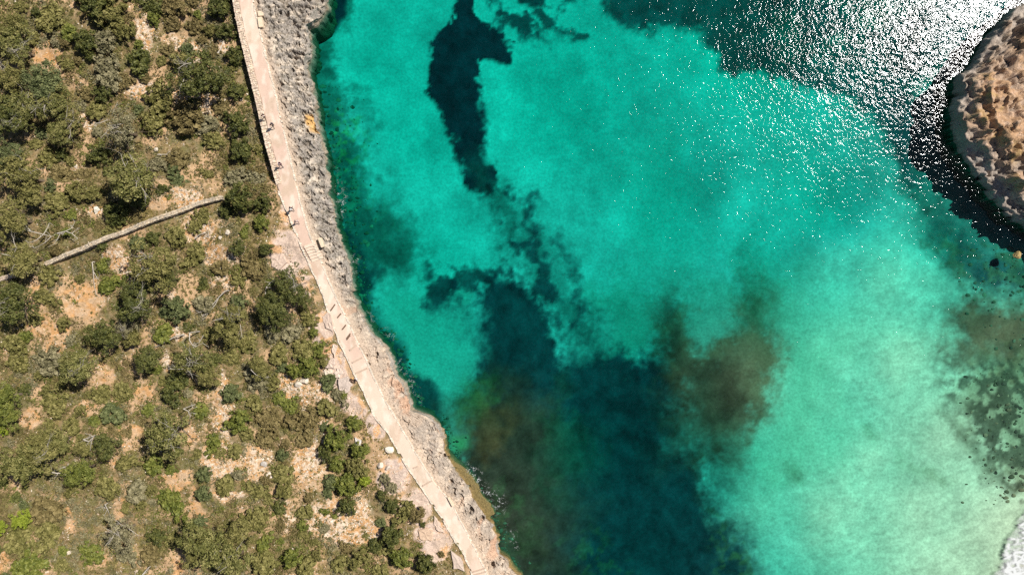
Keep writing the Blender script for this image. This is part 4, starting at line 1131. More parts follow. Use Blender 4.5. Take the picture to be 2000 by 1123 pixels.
# pieces drawn from the photograph: px, py, crown radius px, kind, colour
# P pine, B bush, L low spreading shrub, T thin grey-twigged pine
TREES = [
 (203,6,38,'B','dark'),(165,2,22,'B','dark'),(292,12,26,'L','dark'),(340,12,30,'L','brown'),(25,45,34,'P','olive'),(30,92,40,'P','pine'),(100,42,34,'L','olive'),(62,75,20,'L','olive'),
 (215,36,34,'B','olive'),(135,62,24,'L','green'),(162,82,32,'B','dark'),(205,76,28,'B','grey'),(245,58,26,'B','olive'),(302,36,18,'B','green'),(375,50,19,'L','brown'),
 (335,50,20,'L','brown'),(386,30,12,'L','green'),(428,22,32,'B','dark'),(408,62,17,'B','olive'),(445,66,22,'B','dark'),(270,88,13,'B','green'),(270,125,36,'L','dark'),(208,124,28,'B','grey'),
 (326,98,18,'L','brown'),(365,100,17,'L','blue'),(125,125,18,'L','olive'),(88,160,44,'P','blue'),(12,150,38,'P','olive'),(45,205,38,'P','pine'),(100,205,38,'P','pine'),(135,235,34,'T','olive'),
 (18,235,40,'P','dark'),(115,262,30,'P','pine'),(165,180,18,'L','brown'),(210,158,34,'B','grey'),(200,180,22,'B','dark'),(245,160,22,'L','brown'),(385,138,50,'P','dark'),(352,120,28,'B','olive'),(420,165,26,'B','dark'),
 (455,112,24,'B','dark'),(478,122,12,'L','grey'),(460,182,24,'B','dark'),(302,184,36,'L','olive'),(350,228,40,'L','brown'),(300,228,34,'L','olive'),(235,252,44,'T','grey'),(190,215,22,'L','olive'),(468,242,30,'B','dark'),
 (430,215,20,'L','brown'),(400,245,28,'L','grey'),(420,275,24,'L','olive'),
 (200,308,26,'B','dark'),(22,300,32,'P','blue'),(120,305,17,'B','dark'),(262,342,54,'P','pine'),(228,410,32,'B','dark'),(275,395,26,'B','dark'),(45,345,44,'P','olive'),(120,342,32,'L','brown'),(98,310,24,'L','olive'),
 (148,376,24,'B','olive'),(186,378,20,'B','olive'),(160,340,20,'L','brown'),(340,350,26,'L','blue'),(472,300,30,'B','dark'),(500,290,14,'L','olive'),(452,352,28,'B','grey'),(350,308,26,'L','brown'),(310,320,22,'L','grey'),
 (105,400,28,'L','olive'),(60,385,30,'P','olive'),(30,430,34,'P','olive'),(470,392,36,'B','dark'),(514,398,22,'B','dark'),(490,350,28,'L','grey'),(445,415,18,'B','dark'),(210,452,17,'L','olive'),(268,478,22,'B','blue'),(300,462,20,'B','dark'),
 (340,462,26,'L','olive'),(380,448,18,'L','olive'),(465,488,17,'B','dark'),(45,505,40,'P','olive'),(100,540,26,'L','olive'),(308,512,46,'P','olive'),(335,545,24,'P','dark'),(280,540,26,'P','dark'),(195,478,12,'L','dark'),(200,515,18,'L','green'),
 (215,552,26,'L','green'),(378,502,28,'L','olive'),(428,522,24,'L','brown'),(512,440,20,'B','green'),(516,487,17,'B','dark'),(486,520,30,'L','brown'),(470,545,20,'L','olive'),(390,420,20,'L','olive'),(240,430,20,'L','olive'),
 (28,598,42,'P','dark'),(88,580,24,'L','olive'),(265,594,44,'P','dark'),(352,602,30,'B','blue'),(395,592,26,'L','grey'),(450,625,40,'P','olive'),(470,590,24,'B','blue'),(125,630,15,'B','olive'),(70,622,18,'L','olive'),(50,656,17,'B','green'),
 (210,662,36,'P','dark'),(240,640,26,'T','grey'),(175,645,13,'L','olive'),(172,667,12,'L','olive'),(22,672,26,'L','olive'),(40,705,26,'L','olive'),(92,700,34,'L','grey'),(148,712,42,'P','pine'),(285,698,34,'P','dark'),(262,660,24,'B','olive'),
 (375,698,44,'T','pine'),(405,735,28,'P','olive'),(345,740,26,'L','dark'),(335,768,24,'B','dark'),(320,650,26,'L','green'),(450,692,20,'L','olive'),(482,672,24,'L','olive'),(456,765,28,'B','blue'),(460,822,30,'B','green'),(495,740,28,'L','grey'),
 (15,775,32,'P','green'),(14,812,28,'P','green'),(112,790,30,'L','olive'),(158,800,16,'B','olive'),(222,812,30,'L','blue'),(190,768,24,'L','olive'),(235,765,24,'L','olive'),(338,838,50,'P','pine'),(10,836,13,'B','lime'),(140,836,24,'L','olive'),(90,835,18,'L','olive'),
 (290,805,16,'L','green'),(390,800,20,'L','green'),(35,898,46,'P','pine'),(80,880,44,'P','olive'),(112,862,32,'P','pine'),(158,920,34,'P','green'),(202,868,30,'P','dark'),(165,872,22,'P','olive'),(37,1013,23,'P','lime'),(4,1028,16,'P','lime'),
 (95,1000,40,'L','brown'),(90,1050,36,'L','olive'),(40,1062,36,'L','olive'),(60,1100,40,'L','green'),(234,1042,40,'T','grey'),(312,1045,20,'B','dark'),(300,905,24,'L','green'),(250,902,24,'L','olive'),(268,958,28,'L','grey'),(338,985,34,'L','green'),
 (205,955,32,'L','olive'),(180,930,20,'L','brown'),(402,1062,50,'P','pine'),(455,1095,40,'P','pine'),(465,1035,34,'P','olive'),(378,1085,30,'P','olive'),(398,925,22,'B','blue'),(402,962,20,'B','blue'),(440,945,24,'L','olive'),(170,1085,28,'L','green'),(120,1100,20,'L','olive'),(415,870,22,'L','green'),
 (250,1085,26,'L','grey'),(300,1090,26,'L','brown'),(340,1060,22,'L','olive'),(455,880,20,'L','olive'),
 (568,562,38,'P','dark'),(596,585,22,'P','dark'),(525,598,36,'P','dark'),(545,620,26,'P','dark'),(600,622,22,'L','olive'),(570,650,26,'L','grey'),(626,680,18,'B','green'),(612,650,14,'B','green'),(590,690,28,'L','olive'),(575,722,24,'B','green'),(608,715,22,'B','green'),(545,690,26,'L','olive'),
 (530,650,22,'L','grey'),(510,720,26,'P','olive'),(525,745,22,'L','olive'),(525,828,30,'L','brown'),(520,860,22,'L','brown'),(590,825,34,'L','brown'),(592,860,24,'L','brown'),(570,790,20,'L','green'),(545,775,16,'L','green'),(640,800,26,'L','olive'),(665,775,20,'L','grey'),
 (655,858,30,'B','green'),(690,828,22,'B','green'),(640,880,22,'B','dark'),(705,875,22,'B','green'),(660,905,26,'B','green'),(700,905,26,'B','olive'),(685,945,30,'B','green'),(680,985,24,'B','dark'),(712,935,20,'B','lime'),(645,945,20,'B','blue'),(640,960,14,'B','blue'),
 (555,925,26,'L','olive'),(556,960,26,'B','olive'),(548,990,20,'B','dark'),(594,1000,22,'L','olive'),(594,1025,15,'B','green'),(634,1000,11,'L','green'),(655,1008,7,'L','green'),(545,1057,11,'L','green'),(575,1085,28,'B','green'),(600,1105,28,'L','olive'),
 (768,1040,30,'B','dark'),(735,1062,18,'B','dark'),(790,1005,26,'L','olive'),(768,990,18,'B','dark'),(815,1000,20,'B','brown'),(826,1022,9,'B','dark'),(750,1075,18,'L','olive'),(672,1070,16,'L','brown'),(715,1045,9,'L','olive'),(705,1092,26,'B','olive'),(665,1100,24,'L','olive'),(790,1090,26,'B','green'),(835,1100,28,'B','dark'),(740,1115,24,'L','olive'),
 (750,935,14,'L','grey'),(765,955,12,'L','grey'),(745,965,12,'B','dark'),(893,1063,5,'L','olive'),(901,1078,5,'L','olive'),(860,1082,9,'L','brown'),(640,750,22,'L','blue'),(672,772,10,'B','green'),(618,1060,12,'L','olive'),(500,960,24,'L','olive'),(495,1010,30,'L','olive'),(515,1060,22,'L','green'),
 (498,790,22,'L','olive'),(480,850,18,'L','olive'),(415,655,18,'L','olive'),(520,1100,30,'L','olive'),(440,775,8,'L','olive')]

KINDW = {'P': 'pine', 'B': 'bush', 'L': 'low shrub', 'T': 'twiggy thin pine'}
NAMEW = {'P': 'pine_tree', 'B': 'evergreen_bush', 'L': 'low_shrub', 'T': 'pine_tree'}
COLW = {'dark': 'dark green', 'pine': 'olive green', 'olive': 'dull olive', 'green': 'fresh green', 'blue': 'bluish green', 'grey': 'greyish', 'brown': 'brownish', 'lime': 'bright lime green'}
LAND = [('the field wall\'s upper end',435,386),('the field wall\'s lower end',88,516),('the field wall\'s middle',262,446),('the flight of steps',607,492),('the white boulder',188,410),('the forked dead branch',410,592),
        ('the curved bleached bough',125,922),('the seated pair',690,738),('the stone bench at the top',507,43),('the top left photo corner',0,0),('the bottom left photo corner',0,1123),
        ('the stony clearing',610,920),('the bare brown patch',90,112),('the tan clearing',160,585),('the bright white boulder',760,878),('the rubble strip',432,800),('the orange soil patch',255,850),('the end of the retaining wall',538,355),
        ('the bottom edge bench',880,980),('the fallen curved log',330,663),('the lone pale boulder',305,214),('the walker in black',531,242)]
def dirword(dx, dy):
    a = math.degrees(math.atan2(-dy, dx)) % 360
    return ['right of', 'above right of', 'above', 'above left of', 'left of', 'below left of', 'below', 'below right of'][int(((a + 22.5) % 360) // 45)]
ORD = ['', 'second ', 'third ', 'fourth ', 'fifth ', 'sixth ', 'seventh ', 'eighth ', 'ninth ', 'tenth ', 'eleventh ', 'twelfth ']
def size_word(kind, rp):
    if kind in 'PT': return 'big' if rp >= 38 else 'small'
    if kind == 'B': return 'large' if rp >= 25 else ('medium' if rp >= 15 else 'tiny')
    return 'wide' if rp >= 24 else ('middling' if rp >= 14 else 'tiny')

def add_fill():
    r = np.random.default_rng(5)
    have = [(a, b, c) for a, b, c, _, _ in TREES]
    extra = []; tries = 0
    while len(extra) < 520 and tries < 60000:
        tries += 1
        a = r.uniform(-10, 900); b = r.uniform(-10, 1133)
        lim = np.interp(b, [q[1] for q in PL], [q[0] for q in PL]) - 14
        if b > 360: lim -= np.interp(b, [360, 420, 520, 600, 1123], [6, 24, 44, 20, 34])
        if a > lim: continue
        rp = r.uniform(6, 15)
        # keep off bare ground and the field wall
        d = np.hypot((a - BX[:, 0]) / BX[:, 2], (b - BX[:, 1]) / BX[:, 3])
        if d.min() < 1.0 and r.random() < 0.86: continue
        if 85 < a < 440:
            wy = 516 - (a - 88) * (516 - 386) / (432 - 88)
            if abs(b - wy) < rp + 5: continue
        if any((a - x) ** 2 + (b - y) ** 2 < (0.62 * q + 0.75 * rp) ** 2 for x, y, q in have): continue
        have.append((a, b, rp))
        extra.append((a, b, rp, 'L' if r.random() < 0.7 else 'B', ['olive', 'green', 'grey', 'brown', 'dark', 'blue', 'olive'][r.integers(7)]))
    return extra
FILL = add_fill()
print('fill', len(FILL), 'listed', len(TREES))

def plant_all():
    r = np.random.default_rng(99)
    listed = list(TREES)
    nlow = sum(1 for t in listed if t[3] in 'LB')
    FILL.sort(key=lambda t: -t[2])
    room = max(0, 285 - nlow)
    listed += FILL[:room]
    rest = FILL[room:]
    # labels
    info = []
    for t in listed:
        a, b, rp, k, c = t
        ds = [(math.hypot(a - lx, b - ly), nm, a - lx, b - ly) for nm, lx, ly in LAND]
        d, nm, dx, dy = min(ds)
        key = (size_word(k, rp), COLW[c], KINDW[k], dirword(dx, dy), nm)
        info.append((key, d))
    groups = {}
    for i, (key, d) in enumerate(info): groups.setdefault(key, []).append((d, i))
    lab = {}
    for key, lst in groups.items():
        lst.sort()
        for j, (d, i) in enumerate(lst):
            o = '' if len(lst) == 1 else (', ' + (ORD[j] + 'nearest' if j else 'nearest'))
            lab[i] = '%s %s %s %s %s%s' % (key[0], key[1], key[2], key[3], key[4], o)
    for i, (a, b, rp, k, c) in enumerate(listed):
        R_ = rp * 0.0755
        if k in 'PT':
            hgt = 0.80 * R_; x, y, z = place(a, b, hgt + 0.5 * R_)
            root = link(NAMEW[k], None, None, (x, y, z))
            rot = r.uniform(0, 6.28); sx = R_ * r.uniform(0.98, 1.12); sy = R_ * r.uniform(0.92, 1.05); sz = R_ * r.uniform(0.95, 1.2)
            cr = link('crown', (OPEN if k == 'T' else PINE)[r.integers(3 if k == 'T' else 5)], root, (0, 0, hgt))
            cr.scale = (sx, sy, sz); cr.rotation_euler = (0, 0, rot); set_mat(cr, LEAF[c])
            tk = link('trunk', TRUNK[r.integers(3)], root, (0, 0, hgt)); s = R_
            tk.scale = (s, s, s * 1.0); tk.rotation_euler = (0, 0, r.uniform(0, 6.28))
            # trunk foot reaches the ground
            tk.location.z = hgt * 0.45
            if k == 'T' or (rp > 36 and r.random() < 0.75):
                tw = link('bare_twigs', TWIG[r.integers(3)], root, (0, 0, hgt)); tw.scale = (sx, sy, sz * 1.02); tw.rotation_euler = (0, 0, r.uniform(0, 6.28))
            tag(root, lab[i], 'tree', 'pines among the coastal scrub')
        else:
            proto = (BUSH if k == 'B' else LOW)[r.integers(5)]
            x, y, z = place(a, b, 0.35 * R_)
            root = link(NAMEW[k], None, None, (x, y, z))
            fo = link('foliage', proto, root, (0, 0, -0.05 * R_ if k == 'B' else -0.02))
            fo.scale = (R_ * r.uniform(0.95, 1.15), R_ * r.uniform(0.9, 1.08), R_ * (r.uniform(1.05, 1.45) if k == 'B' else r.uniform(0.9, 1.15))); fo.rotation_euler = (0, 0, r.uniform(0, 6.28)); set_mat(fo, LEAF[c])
            st = link('stem', STEM[r.integers(3)], root, (0, 0, 0)); s = R_ * (0.9 if k == 'B' else 0.5); st.scale = (s, s, s * 0.8); st.rotation_euler = (0, 0, r.uniform(0, 6.28))
            tag(root, lab[i], 'bush' if k == 'B' else 'shrub', 'evergreen bushes among the scrub' if k == 'B' else 'low shrubs among the scrub')
    # ground cover: joined small tussocks and remaining dwarf shrubs
    V = []; Fq = []; T = []; off = 0
    n = 75000
    px = r.uniform(-20, 930, n); py = r.uniform(-20, 1143, n)
    k_ = (H - 4.5) / F
    x = (px - 1000) * k_; y = (561.5 - py) * k_
    o, ru, sl = soft_bare(px, py)
    margin = np.interp(py, [0, 352, 400, 520, 600, 1123], [0.15, 0.15, 1.0, 2.6, 1.0, 2.0])
    pn = fbm(x * 0.45, y * 0.45, 88, 3)
    keep = (x < xl_f(y) - margin) & (r.random(n) < (0.22 + 0.7 * sstep(0.38, 0.60, pn)) * (1 - 0.55 * o) * (1 - 0.97 * sl))
    wy = 516 - (px - 88) * (516 - 386) / (432 - 88)
    keep &= ~((px > 85) & (px < 440) & (np.abs(py - wy) < 7))
    x = x[keep]; y = y[keep]; z = ground_z(x, y)
    # dwarf shrubs, too many to count, in drifts
    n2 = 9000
    qx = r.uniform(-20, 930, n2); qy = r.uniform(-20, 1143, n2)
    x2 = (qx - 1000) * k_; y2 = (561.5 - qy) * k_
    o2, ru2, sl2 = soft_bare(qx, qy)
    mg = np.interp(qy, [0, 352, 400, 520, 600, 1123], [0.5, 0.5, 1.4, 3.2, 1.4, 2.6])
    d2 = fbm(x2 * 0.28, y2 * 0.28, 188, 4)
    kp = (x2 < xl_f(y2) - mg) & (r.random(n2) < sstep(0.36, 0.52, d2) * (1 - 0.93 * o2) * (1 - sl2))
    kp &= ~((qx > 80) & (qx < 445) & (np.abs(qy - (516 - (qx - 88) * (516 - 386) / (432 - 88))) < 11))
    x2 = x2[kp]; y2 = y2[kp]; z2 = ground_z(x2, y2); r2 = r.uniform(0.32, 0.85, len(x2))
    cpick = fbm(x2 * 0.22, y2 * 0.22, 189, 3) * 2.4 - 0.7 + r.normal(0, 0.22, len(x2))
    for lo_, hi_, mk in ((-9, 0.32, 'grey'), (0.32, 0.55, 'olive'), (0.55, 0.72, 'green'), (0.72, 9, 'brown')):
        w = (cpick >= lo_) & (cpick < hi_); mm = 46
        if not w.any(): continue
        cc = np.repeat(np.stack([x2[w], y2[w], z2[w], r2[w]], 1), mm, 0)
        dd = r.normal(0, 1, (len(cc), 3)); dd /= np.linalg.norm(dd, axis=1)[:, None]; dd[:, 2] = np.abs(dd[:, 2])
        lob = 1 + 0.35 * np.sin(np.arctan2(dd[:, 1], dd[:, 0]) * 3 + cc[:, 0] * 7)
        pos = cc[:, :3] + dd * (cc[:, 3] * lob * r.uniform(0.55, 1.0, len(cc)))[:, None] * np.array([1, 1, 0.55])
        VV, FF = leaf_quads(pos, dd * 0.7 + np.array([0, 0, 0.4]), 0.15, r, 1.7)
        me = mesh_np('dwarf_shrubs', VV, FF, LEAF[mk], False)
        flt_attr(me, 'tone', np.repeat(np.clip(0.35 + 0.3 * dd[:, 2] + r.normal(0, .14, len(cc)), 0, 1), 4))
        tag(link('dwarf_shrubs', me), kind='stuff', label='drift of %s knee-high scrub merging between the shrubs' % COLW[mk])
        print('dwarf', mk, w.sum())
    extra = []
    for a, b, rp, k, c in rest:
        ex, ey, ez = place(a, b, 0.1); extra.append((ex, ey, ez, rp * 0.075))
    cx = list(zip(x, y, z, 0.08 + 0.34 * r.random(len(x)) ** 1.6)) + extra
    cx = np.array(cx)
    for tones, nm, frac0, frac1, mat in (((0.2, 0.7), 'ground_cover', 0, 0.45, LEAF['olive']), ((0.2, 0.8), 'ground_cover', 0.45, 0.72, LEAF['brown']),
                                     ((0.3, 0.9), 'dry_grass', 0.72, 1.0, tone_mat('dry_grass_blades', (0.14,0.12,0.03), (0.27,0.21,0.07), (0.42,0.33,0.14), 0.8, 0.1))):
        pick = (fbm(cx[:, 0] * 0.2, cx[:, 1] * 0.2, 89, 3) * 1.6 - 0.3 + r.normal(0, 0.22, len(cx)))
        q = cx[(pick >= (frac0 if frac0 else -9)) & (pick < (frac1 if frac1 < 1 else 9))]
        if len(q) == 0: continue
        m = 12
        cc = np.repeat(q, m, 0)
        d = r.normal(0, 1, (len(cc), 3)); d /= np.linalg.norm(d, axis=1)[:, None]; d[:, 2] = np.abs(d[:, 2])
        pos = cc[:, :3] + d * cc[:, 3:4] * np.array([1, 1, 0.65]) * r.uniform(0.4, 1.0, (len(cc), 1))
        VV, FF = leaf_quads(pos, d * 0.6 + np.array([0, 0, 0.6]), 0.10, r, 2.0)
        me = mesh_np(nm, VV, FF, mat, False)
        flt_attr(me, 'tone', np.repeat(np.clip(r.uniform(*tones, len(q)).repeat(m) + r.normal(0, .12, len(cc)), 0, 1), 4))
        tag(link(nm, me), kind='stuff', label={'ground_cover': 'dwarf scrub and tussocks covering the dry slope', 'dry_grass': 'pale dry grass tufts between the shrubs'}[nm])
        print(nm, len(q))
plant_all()

# ------------------------------------------------------------------ dead wood
DEAD = [
 ([[(440,568),(428,580),(418,592),(410,602),(398,614)],[(428,580),(420,596),(408,608),(402,620)],[(418,592),(404,600),(390,610),(382,606)],[(410,602),(404,612),(396,618)]], 1.3, 0.10, 'long forked bleached dead branch left of the bluish bushes'),
 ([[(352,655),(341,658),(330,664),(318,670),(303,678)]], 1.2, 0.12, 'fallen curved grey log lying on fresh green shrubs'),
 ([[(370,650),(370,664),(376,674),(381,686)],[(397,655),(390,668),(378,674)],[(376,674),(384,676),(396,670)]], 3.2, 0.09, 'pale forked dead limb poking out of the thin pine crown'),
 ([[(180,512),(182,530),(183,548),(187,574)],[(182,530),(188,540),(192,546)]], 0.5, 0.09, 'slim bleached pole lying on tan soil below the diagonal wall'),
 ([[(40,446),(60,452),(85,458),(100,462)],[(60,452),(50,440),(42,430)],[(85,458),(92,446),(96,436)],[(100,462),(88,474),(70,484)],[(85,458),(70,470),(56,474)]], 2.0, 0.10, 'big sprawling bleached dead tree left half above the lower wall end'),
 ([[(112,456),(128,452),(140,456),(152,466)],[(128,452),(140,446),(146,434)],[(118,455),(112,468),(104,478)],[(140,456),(148,450)]], 2.0, 0.09, 'smaller bleached dead tree right of the big sprawling one'),
 ([[(100,922),(113,924),(127,923),(143,920)],[(127,923),(130,932),(133,944)],[(133,905),(132,915),(127,923)]], 3.2, 0.10, 'curved bleached bough crossing a gap between two pines'),
 ([[(163,858),(174,862),(182,853),(200,850)],[(182,853),(176,848),(166,846)],[(182,853),(178,866),(176,880)]], 3.0, 0.08, 'antler-like bleached twig at the top of a pine by the left'),
 ([[(358,798),(368,803),(372,812),(370,818)],[(368,803),(376,796)],[(372,806),(378,806)]], 3.6, 0.07, 'small forked bleached twig on top of the pine above the orange soil'),
 ([[(308,302),(325,302),(340,302),(350,300)],[(340,302),(350,308)],[(335,302),(340,296)]], 1.0, 0.07, 'thin grey dead branch below the lone pale boulder'),
 ([[(380,466),(390,458),(400,455),(408,452)],[(400,455),(408,460)]], 0.7, 0.07, 'arched pale dead branch in the rubble right of the diagonal wall'),
 ([[(425,105),(430,98),(435,86),(436,80)]], 0.3, 0.14, 'short pale tree stump limb in the bare gap near the retaining wall'),
 ([[(278,1122),(290,1108),(302,1100),(318,1088)]], 1.0, 0.08, 'straight thin grey branch near the bottom edge of the photo'),
 ([[(205,985),(210,994),(214,1004)],[(210,994),(204,990)]], 0.8, 0.07, 'small pale dead twig right of the lime green pine'),
 ([[(490,722),(500,732),(515,738),(525,736)],[(500,732),(498,722)]], 3.0, 0.06, 'curved pale twig over the dull olive pine below the dark pines'),
 ([[(520,562),(528,552),(540,545),(548,540)],[(518,575),(520,562)]], 2.2, 0.07, 'pale arched bare branch on the upper left of the dark pines by the path'),
 ([[(0,412),(16,404),(36,394),(55,384)]], 2.6, 0.11, 'long dark bare bough reaching in from the left photo edge'),
]
def build_dead():
    for i, (lines, hgt, rad, lab) in enumerate(DEAD):
        r = np.random.default_rng(2000 + i)
        x0, y0, z0 = place(lines[0][0][0], lines[0][0][1], hgt)
        V = []; Fq = []
        for li, ln in enumerate(lines):
            pts = []; rr = []
            n = len(ln)
            for j, (a, b) in enumerate(ln):
                t = j / (n - 1)
                hh = hgt * (1 - 0.15 * t) + r.normal(0, 0.08)
                if hgt < 1.4: hh = hgt * (0.3 + 0.7 * (1 - t)) if li == 0 else hgt * 0.6
                x, y, z = place(a, b, hh)
                pts.append((x - x0, y - y0, z + hh - z0)); rr.append(rad * (0.9 if li == 0 else 0.6) * (1 - 0.65 * t))
            tube(V, Fq, pts, rr, 6)
            # side twigs
            for _ in range(2 if rad > 0.06 else 1):
                q = pts[r.integers(1, n)]
                a = r.uniform(0, 6.28)
                branchy(V, Fq, np.array(q), np.array([math.cos(a), math.sin(a), 0.15]), r.uniform(0.5, 1.0), 0.03, 1, r, 0.4, 4)
        # foot: where the branch is carried, down to the ground
        ex, ey, ez = pts[-1] if False else (V[0][0], V[0][1], V[0][2])
        tube(V, Fq, [(0.0, 0.0, hgt), (0.06, 0.03, hgt * 0.5), (0.05, 0.0, -0.15)], [rad * 0.9, rad * 0.95, rad * 1.1], 6)
        me = mesh_np('dead_branch', np.array(V), np.array(Fq), bark if 'dark bare' in lab else deadwood, True)
        flt_attr(me, 'tone', r.uniform(0.25, 0.75, len(V)))
        tag(link('dead_branch', me, None, (x0, y0, z0)), lab, 'dead branch')
build_dead()

# ------------------------------------------------------------------ foam
def foam_mat(name, scale, thr, dens, base=0.0):
    m = bpy.data.materials.new(name); m.use_nodes = True
    nt = m.node_tree; nt.nodes.clear()
    out = N(nt, 'ShaderNodeOutputMaterial')
    df = N(nt, 'ShaderNodeBsdfDiffuse'); df.inputs['Color'].default_value = (0.62, 0.64, 0.64, 1)
    tr = N(nt, 'ShaderNodeBsdfTransparent')
    mx = N(nt, 'ShaderNodeMixShader')
    g = N(nt, 'ShaderNodeNewGeometry')
    mp = N(nt, 'ShaderNodeMapping'); mp.inputs['Rotation'].default_value = (0, 0, 0.6); mp.inputs['Scale'].default_value = (1.0, 1.6, 1)
    nt.links.new(g.outputs['Position'], mp.inputs['Vector'])
    nz = N(nt, 'ShaderNodeTexNoise'); nz.inputs['Scale'].default_value = 1.2; nz.inputs['Detail'].default_value = 4
    nt.links.new(mp.outputs[0], nz.inputs['Vector'])
    ad = N(nt, 'ShaderNodeMixRGB'); ad.blend_type = 'ADD'; ad.inputs[0].default_value = 0.9
    nt.links.new(mp.outputs[0], ad.inputs[1]); nt.links.new(nz.outputs['Color'], ad.inputs[2])
    v = N(nt, 'ShaderNodeTexVoronoi', feature='DISTANCE_TO_EDGE'); v.inputs['Scale'].default_value = scale
    nt.links.new(ad.outputs[0], v.inputs['Vector'])
    a = maprange(nt, v.outputs['Distance'], thr, thr * 0.25, 0, 1)
    w = maprange(nt, noise(nt, scale * 0.6, 4, 0.6), 0.5 - dens, 0.62 - dens, 0, 1)
    at = N(nt, 'ShaderNodeAttribute', attribute_name='tone')
    m1 = N(nt, 'ShaderNodeMath', operation='MULTIPLY'); nt.links.new(a, m1.inputs[0]); nt.links.new(w, m1.inputs[1])
    bs = maprange(nt, m1.outputs[0], 0, 1, base, 1)
    m2 = N(nt, 'ShaderNodeMath', operation='MULTIPLY'); nt.links.new(bs, m2.inputs[0]); nt.links.new(at.outputs['Fac'], m2.inputs[1])
    nt.links.new(m2.outputs[0], mx.inputs[0]); nt.links.new(tr.outputs[0], mx.inputs[1]); nt.links.new(df.outputs[0], mx.inputs[2])
    nt.links.new(mx.outputs[0], out.inputs['Surface'])
    return m
def foam_patch(poly, mat, soft, z, label, step=0.3):
    W = np.array([P(a, b, 0) for a, b in poly])
    x0, y0 = W.min(0) - 1; x1, y1 = W.max(0) + 1
    xs = np.arange(x0, x1, step); ys = np.arange(y0, y1, step)
    X, Y = np.meshgrid(xs, ys)
    d = sdf(X, Y, W) + (fbm(X * 0.8, Y * 0.8, 600, 3) - 0.5) * soft * 1.6
    t = sstep(0, soft, d)
    Z = z + 0.05 * fbm(X * 1.5, Y * 1.5, 601, 3)
    if z > 0.05:
        for i in range(X.shape[0]):
            for j in range(X.shape[1]):
                hit, loc, _, _ = SEABED.ray_cast((X[i, j], Y[i, j], 5), (0, 0, -1))
                Z[i, j] = max(0.0, loc.z if hit else 0) + 0.03
    me = mesh_np('foam', np.stack([X.ravel(), Y.ravel(), Z.ravel()], 1), grid_faces(*X.shape), mat, True)
    flt_attr(me, 'tone', t.ravel())
    tag(link('sea_foam', me), label, None, None, 'stuff')
fm1 = foam_mat('lacy_foam', 2.4, 0.055, 0.0)
fm2 = foam_mat('surf_foam', 0.8, 0.34, 0.10, 0.30)
for poly, lab in [([(628,285),(642,285),(650,330),(652,400),(662,440),(680,425),(684,395),(668,345),(655,290)], 'wispy foam under the karst shelf opposite the middle walkers'),
                  ([(674,495),(702,495),(706,525),(700,548),(682,545)], 'wispy foam right of the flight of steps'),
                  ([(700,590),(720,600),(745,640),(775,640),(770,665),(742,655)], 'wispy foam below the brown step edges'),
                  ([(760,690),(790,700),(830,770),(822,795),(800,770),(775,730)], 'wispy foam off the shore opposite the seated pair'),
                  ([(884,895),(935,900),(950,930),(990,970),(995,1030),(975,1010),(950,985),(930,965),(905,925)], 'wispy foam off the brown tide ledge'),
                  ([(980,1030),(1010,1035),(1020,1075),(1005,1075),(985,1050)], 'small foam curl off the lowest rocks')]:
    foam_patch(poly, fm1, 1.0, 0.02, lab)
foam_patch([(1930,1180),(1942,1122),(1955,1090),(1968,1050),(1990,1008),(2010,975),(2090,920),(2200,1180)], fm2, 0.7, 0.10, 'white surf washing over the beach at the bottom right corner', 0.25)

# ------------------------------------------------------------------ people
def skin_mat(name, col, rough=0.7):
    m, nt, b = nodes_mat(name, rough, 0.3)
    g = maprange(nt, noise(nt, 30, 3), 0.3, 0.7, 0.85, 1.15)
    c = N(nt, 'ShaderNodeVectorMath', operation='SCALE'); c.inputs[0].default_value = col
    nt.links.new(g, c.inputs['Scale']); nt.links.new(c.outputs[0], b.inputs['Base Color'])
    return m
SKIN = skin_mat('skin', (0.55, 0.34, 0.24))
MATC = {}
def cloth(c):
    if c not in MATC: MATC[c] = skin_mat('cloth', c, 0.85)
    return MATC[c]

def skinned(name, verts, edges, radii, root=0, levels=1):
    me = bpy.data.meshes.new(name); me.from_pydata(verts, edges, []); me.update()
    o = bpy.data.objects.new(name, me); COL.objects.link(o)
    md = o.modifiers.new('skin', 'SKIN'); md.use_smooth_shade = True
    sv = me.skin_vertices[0].data if me.skin_vertices else None
    if sv is None:
        bm = bmesh.new(); bm.from_mesh(me); bm.verts.layers.skin.verify(); bm.to_mesh(me); bm.free(); sv = me.skin_vertices[0].data
    for i, r in enumerate(radii):
        sv[i].radius = (r, r) if not isinstance(r, tuple) else r
        sv[i].use_root = (i == root)
    s = o.modifiers.new('sub', 'SUBSURF'); s.levels = levels; s.render_levels = levels
    dg = bpy.context.evaluated_depsgraph_get()
    new = bpy.data.meshes.new_from_object(o.evaluated_get(dg))
    bpy.data.objects.remove(o)
    new.name = name
    return new

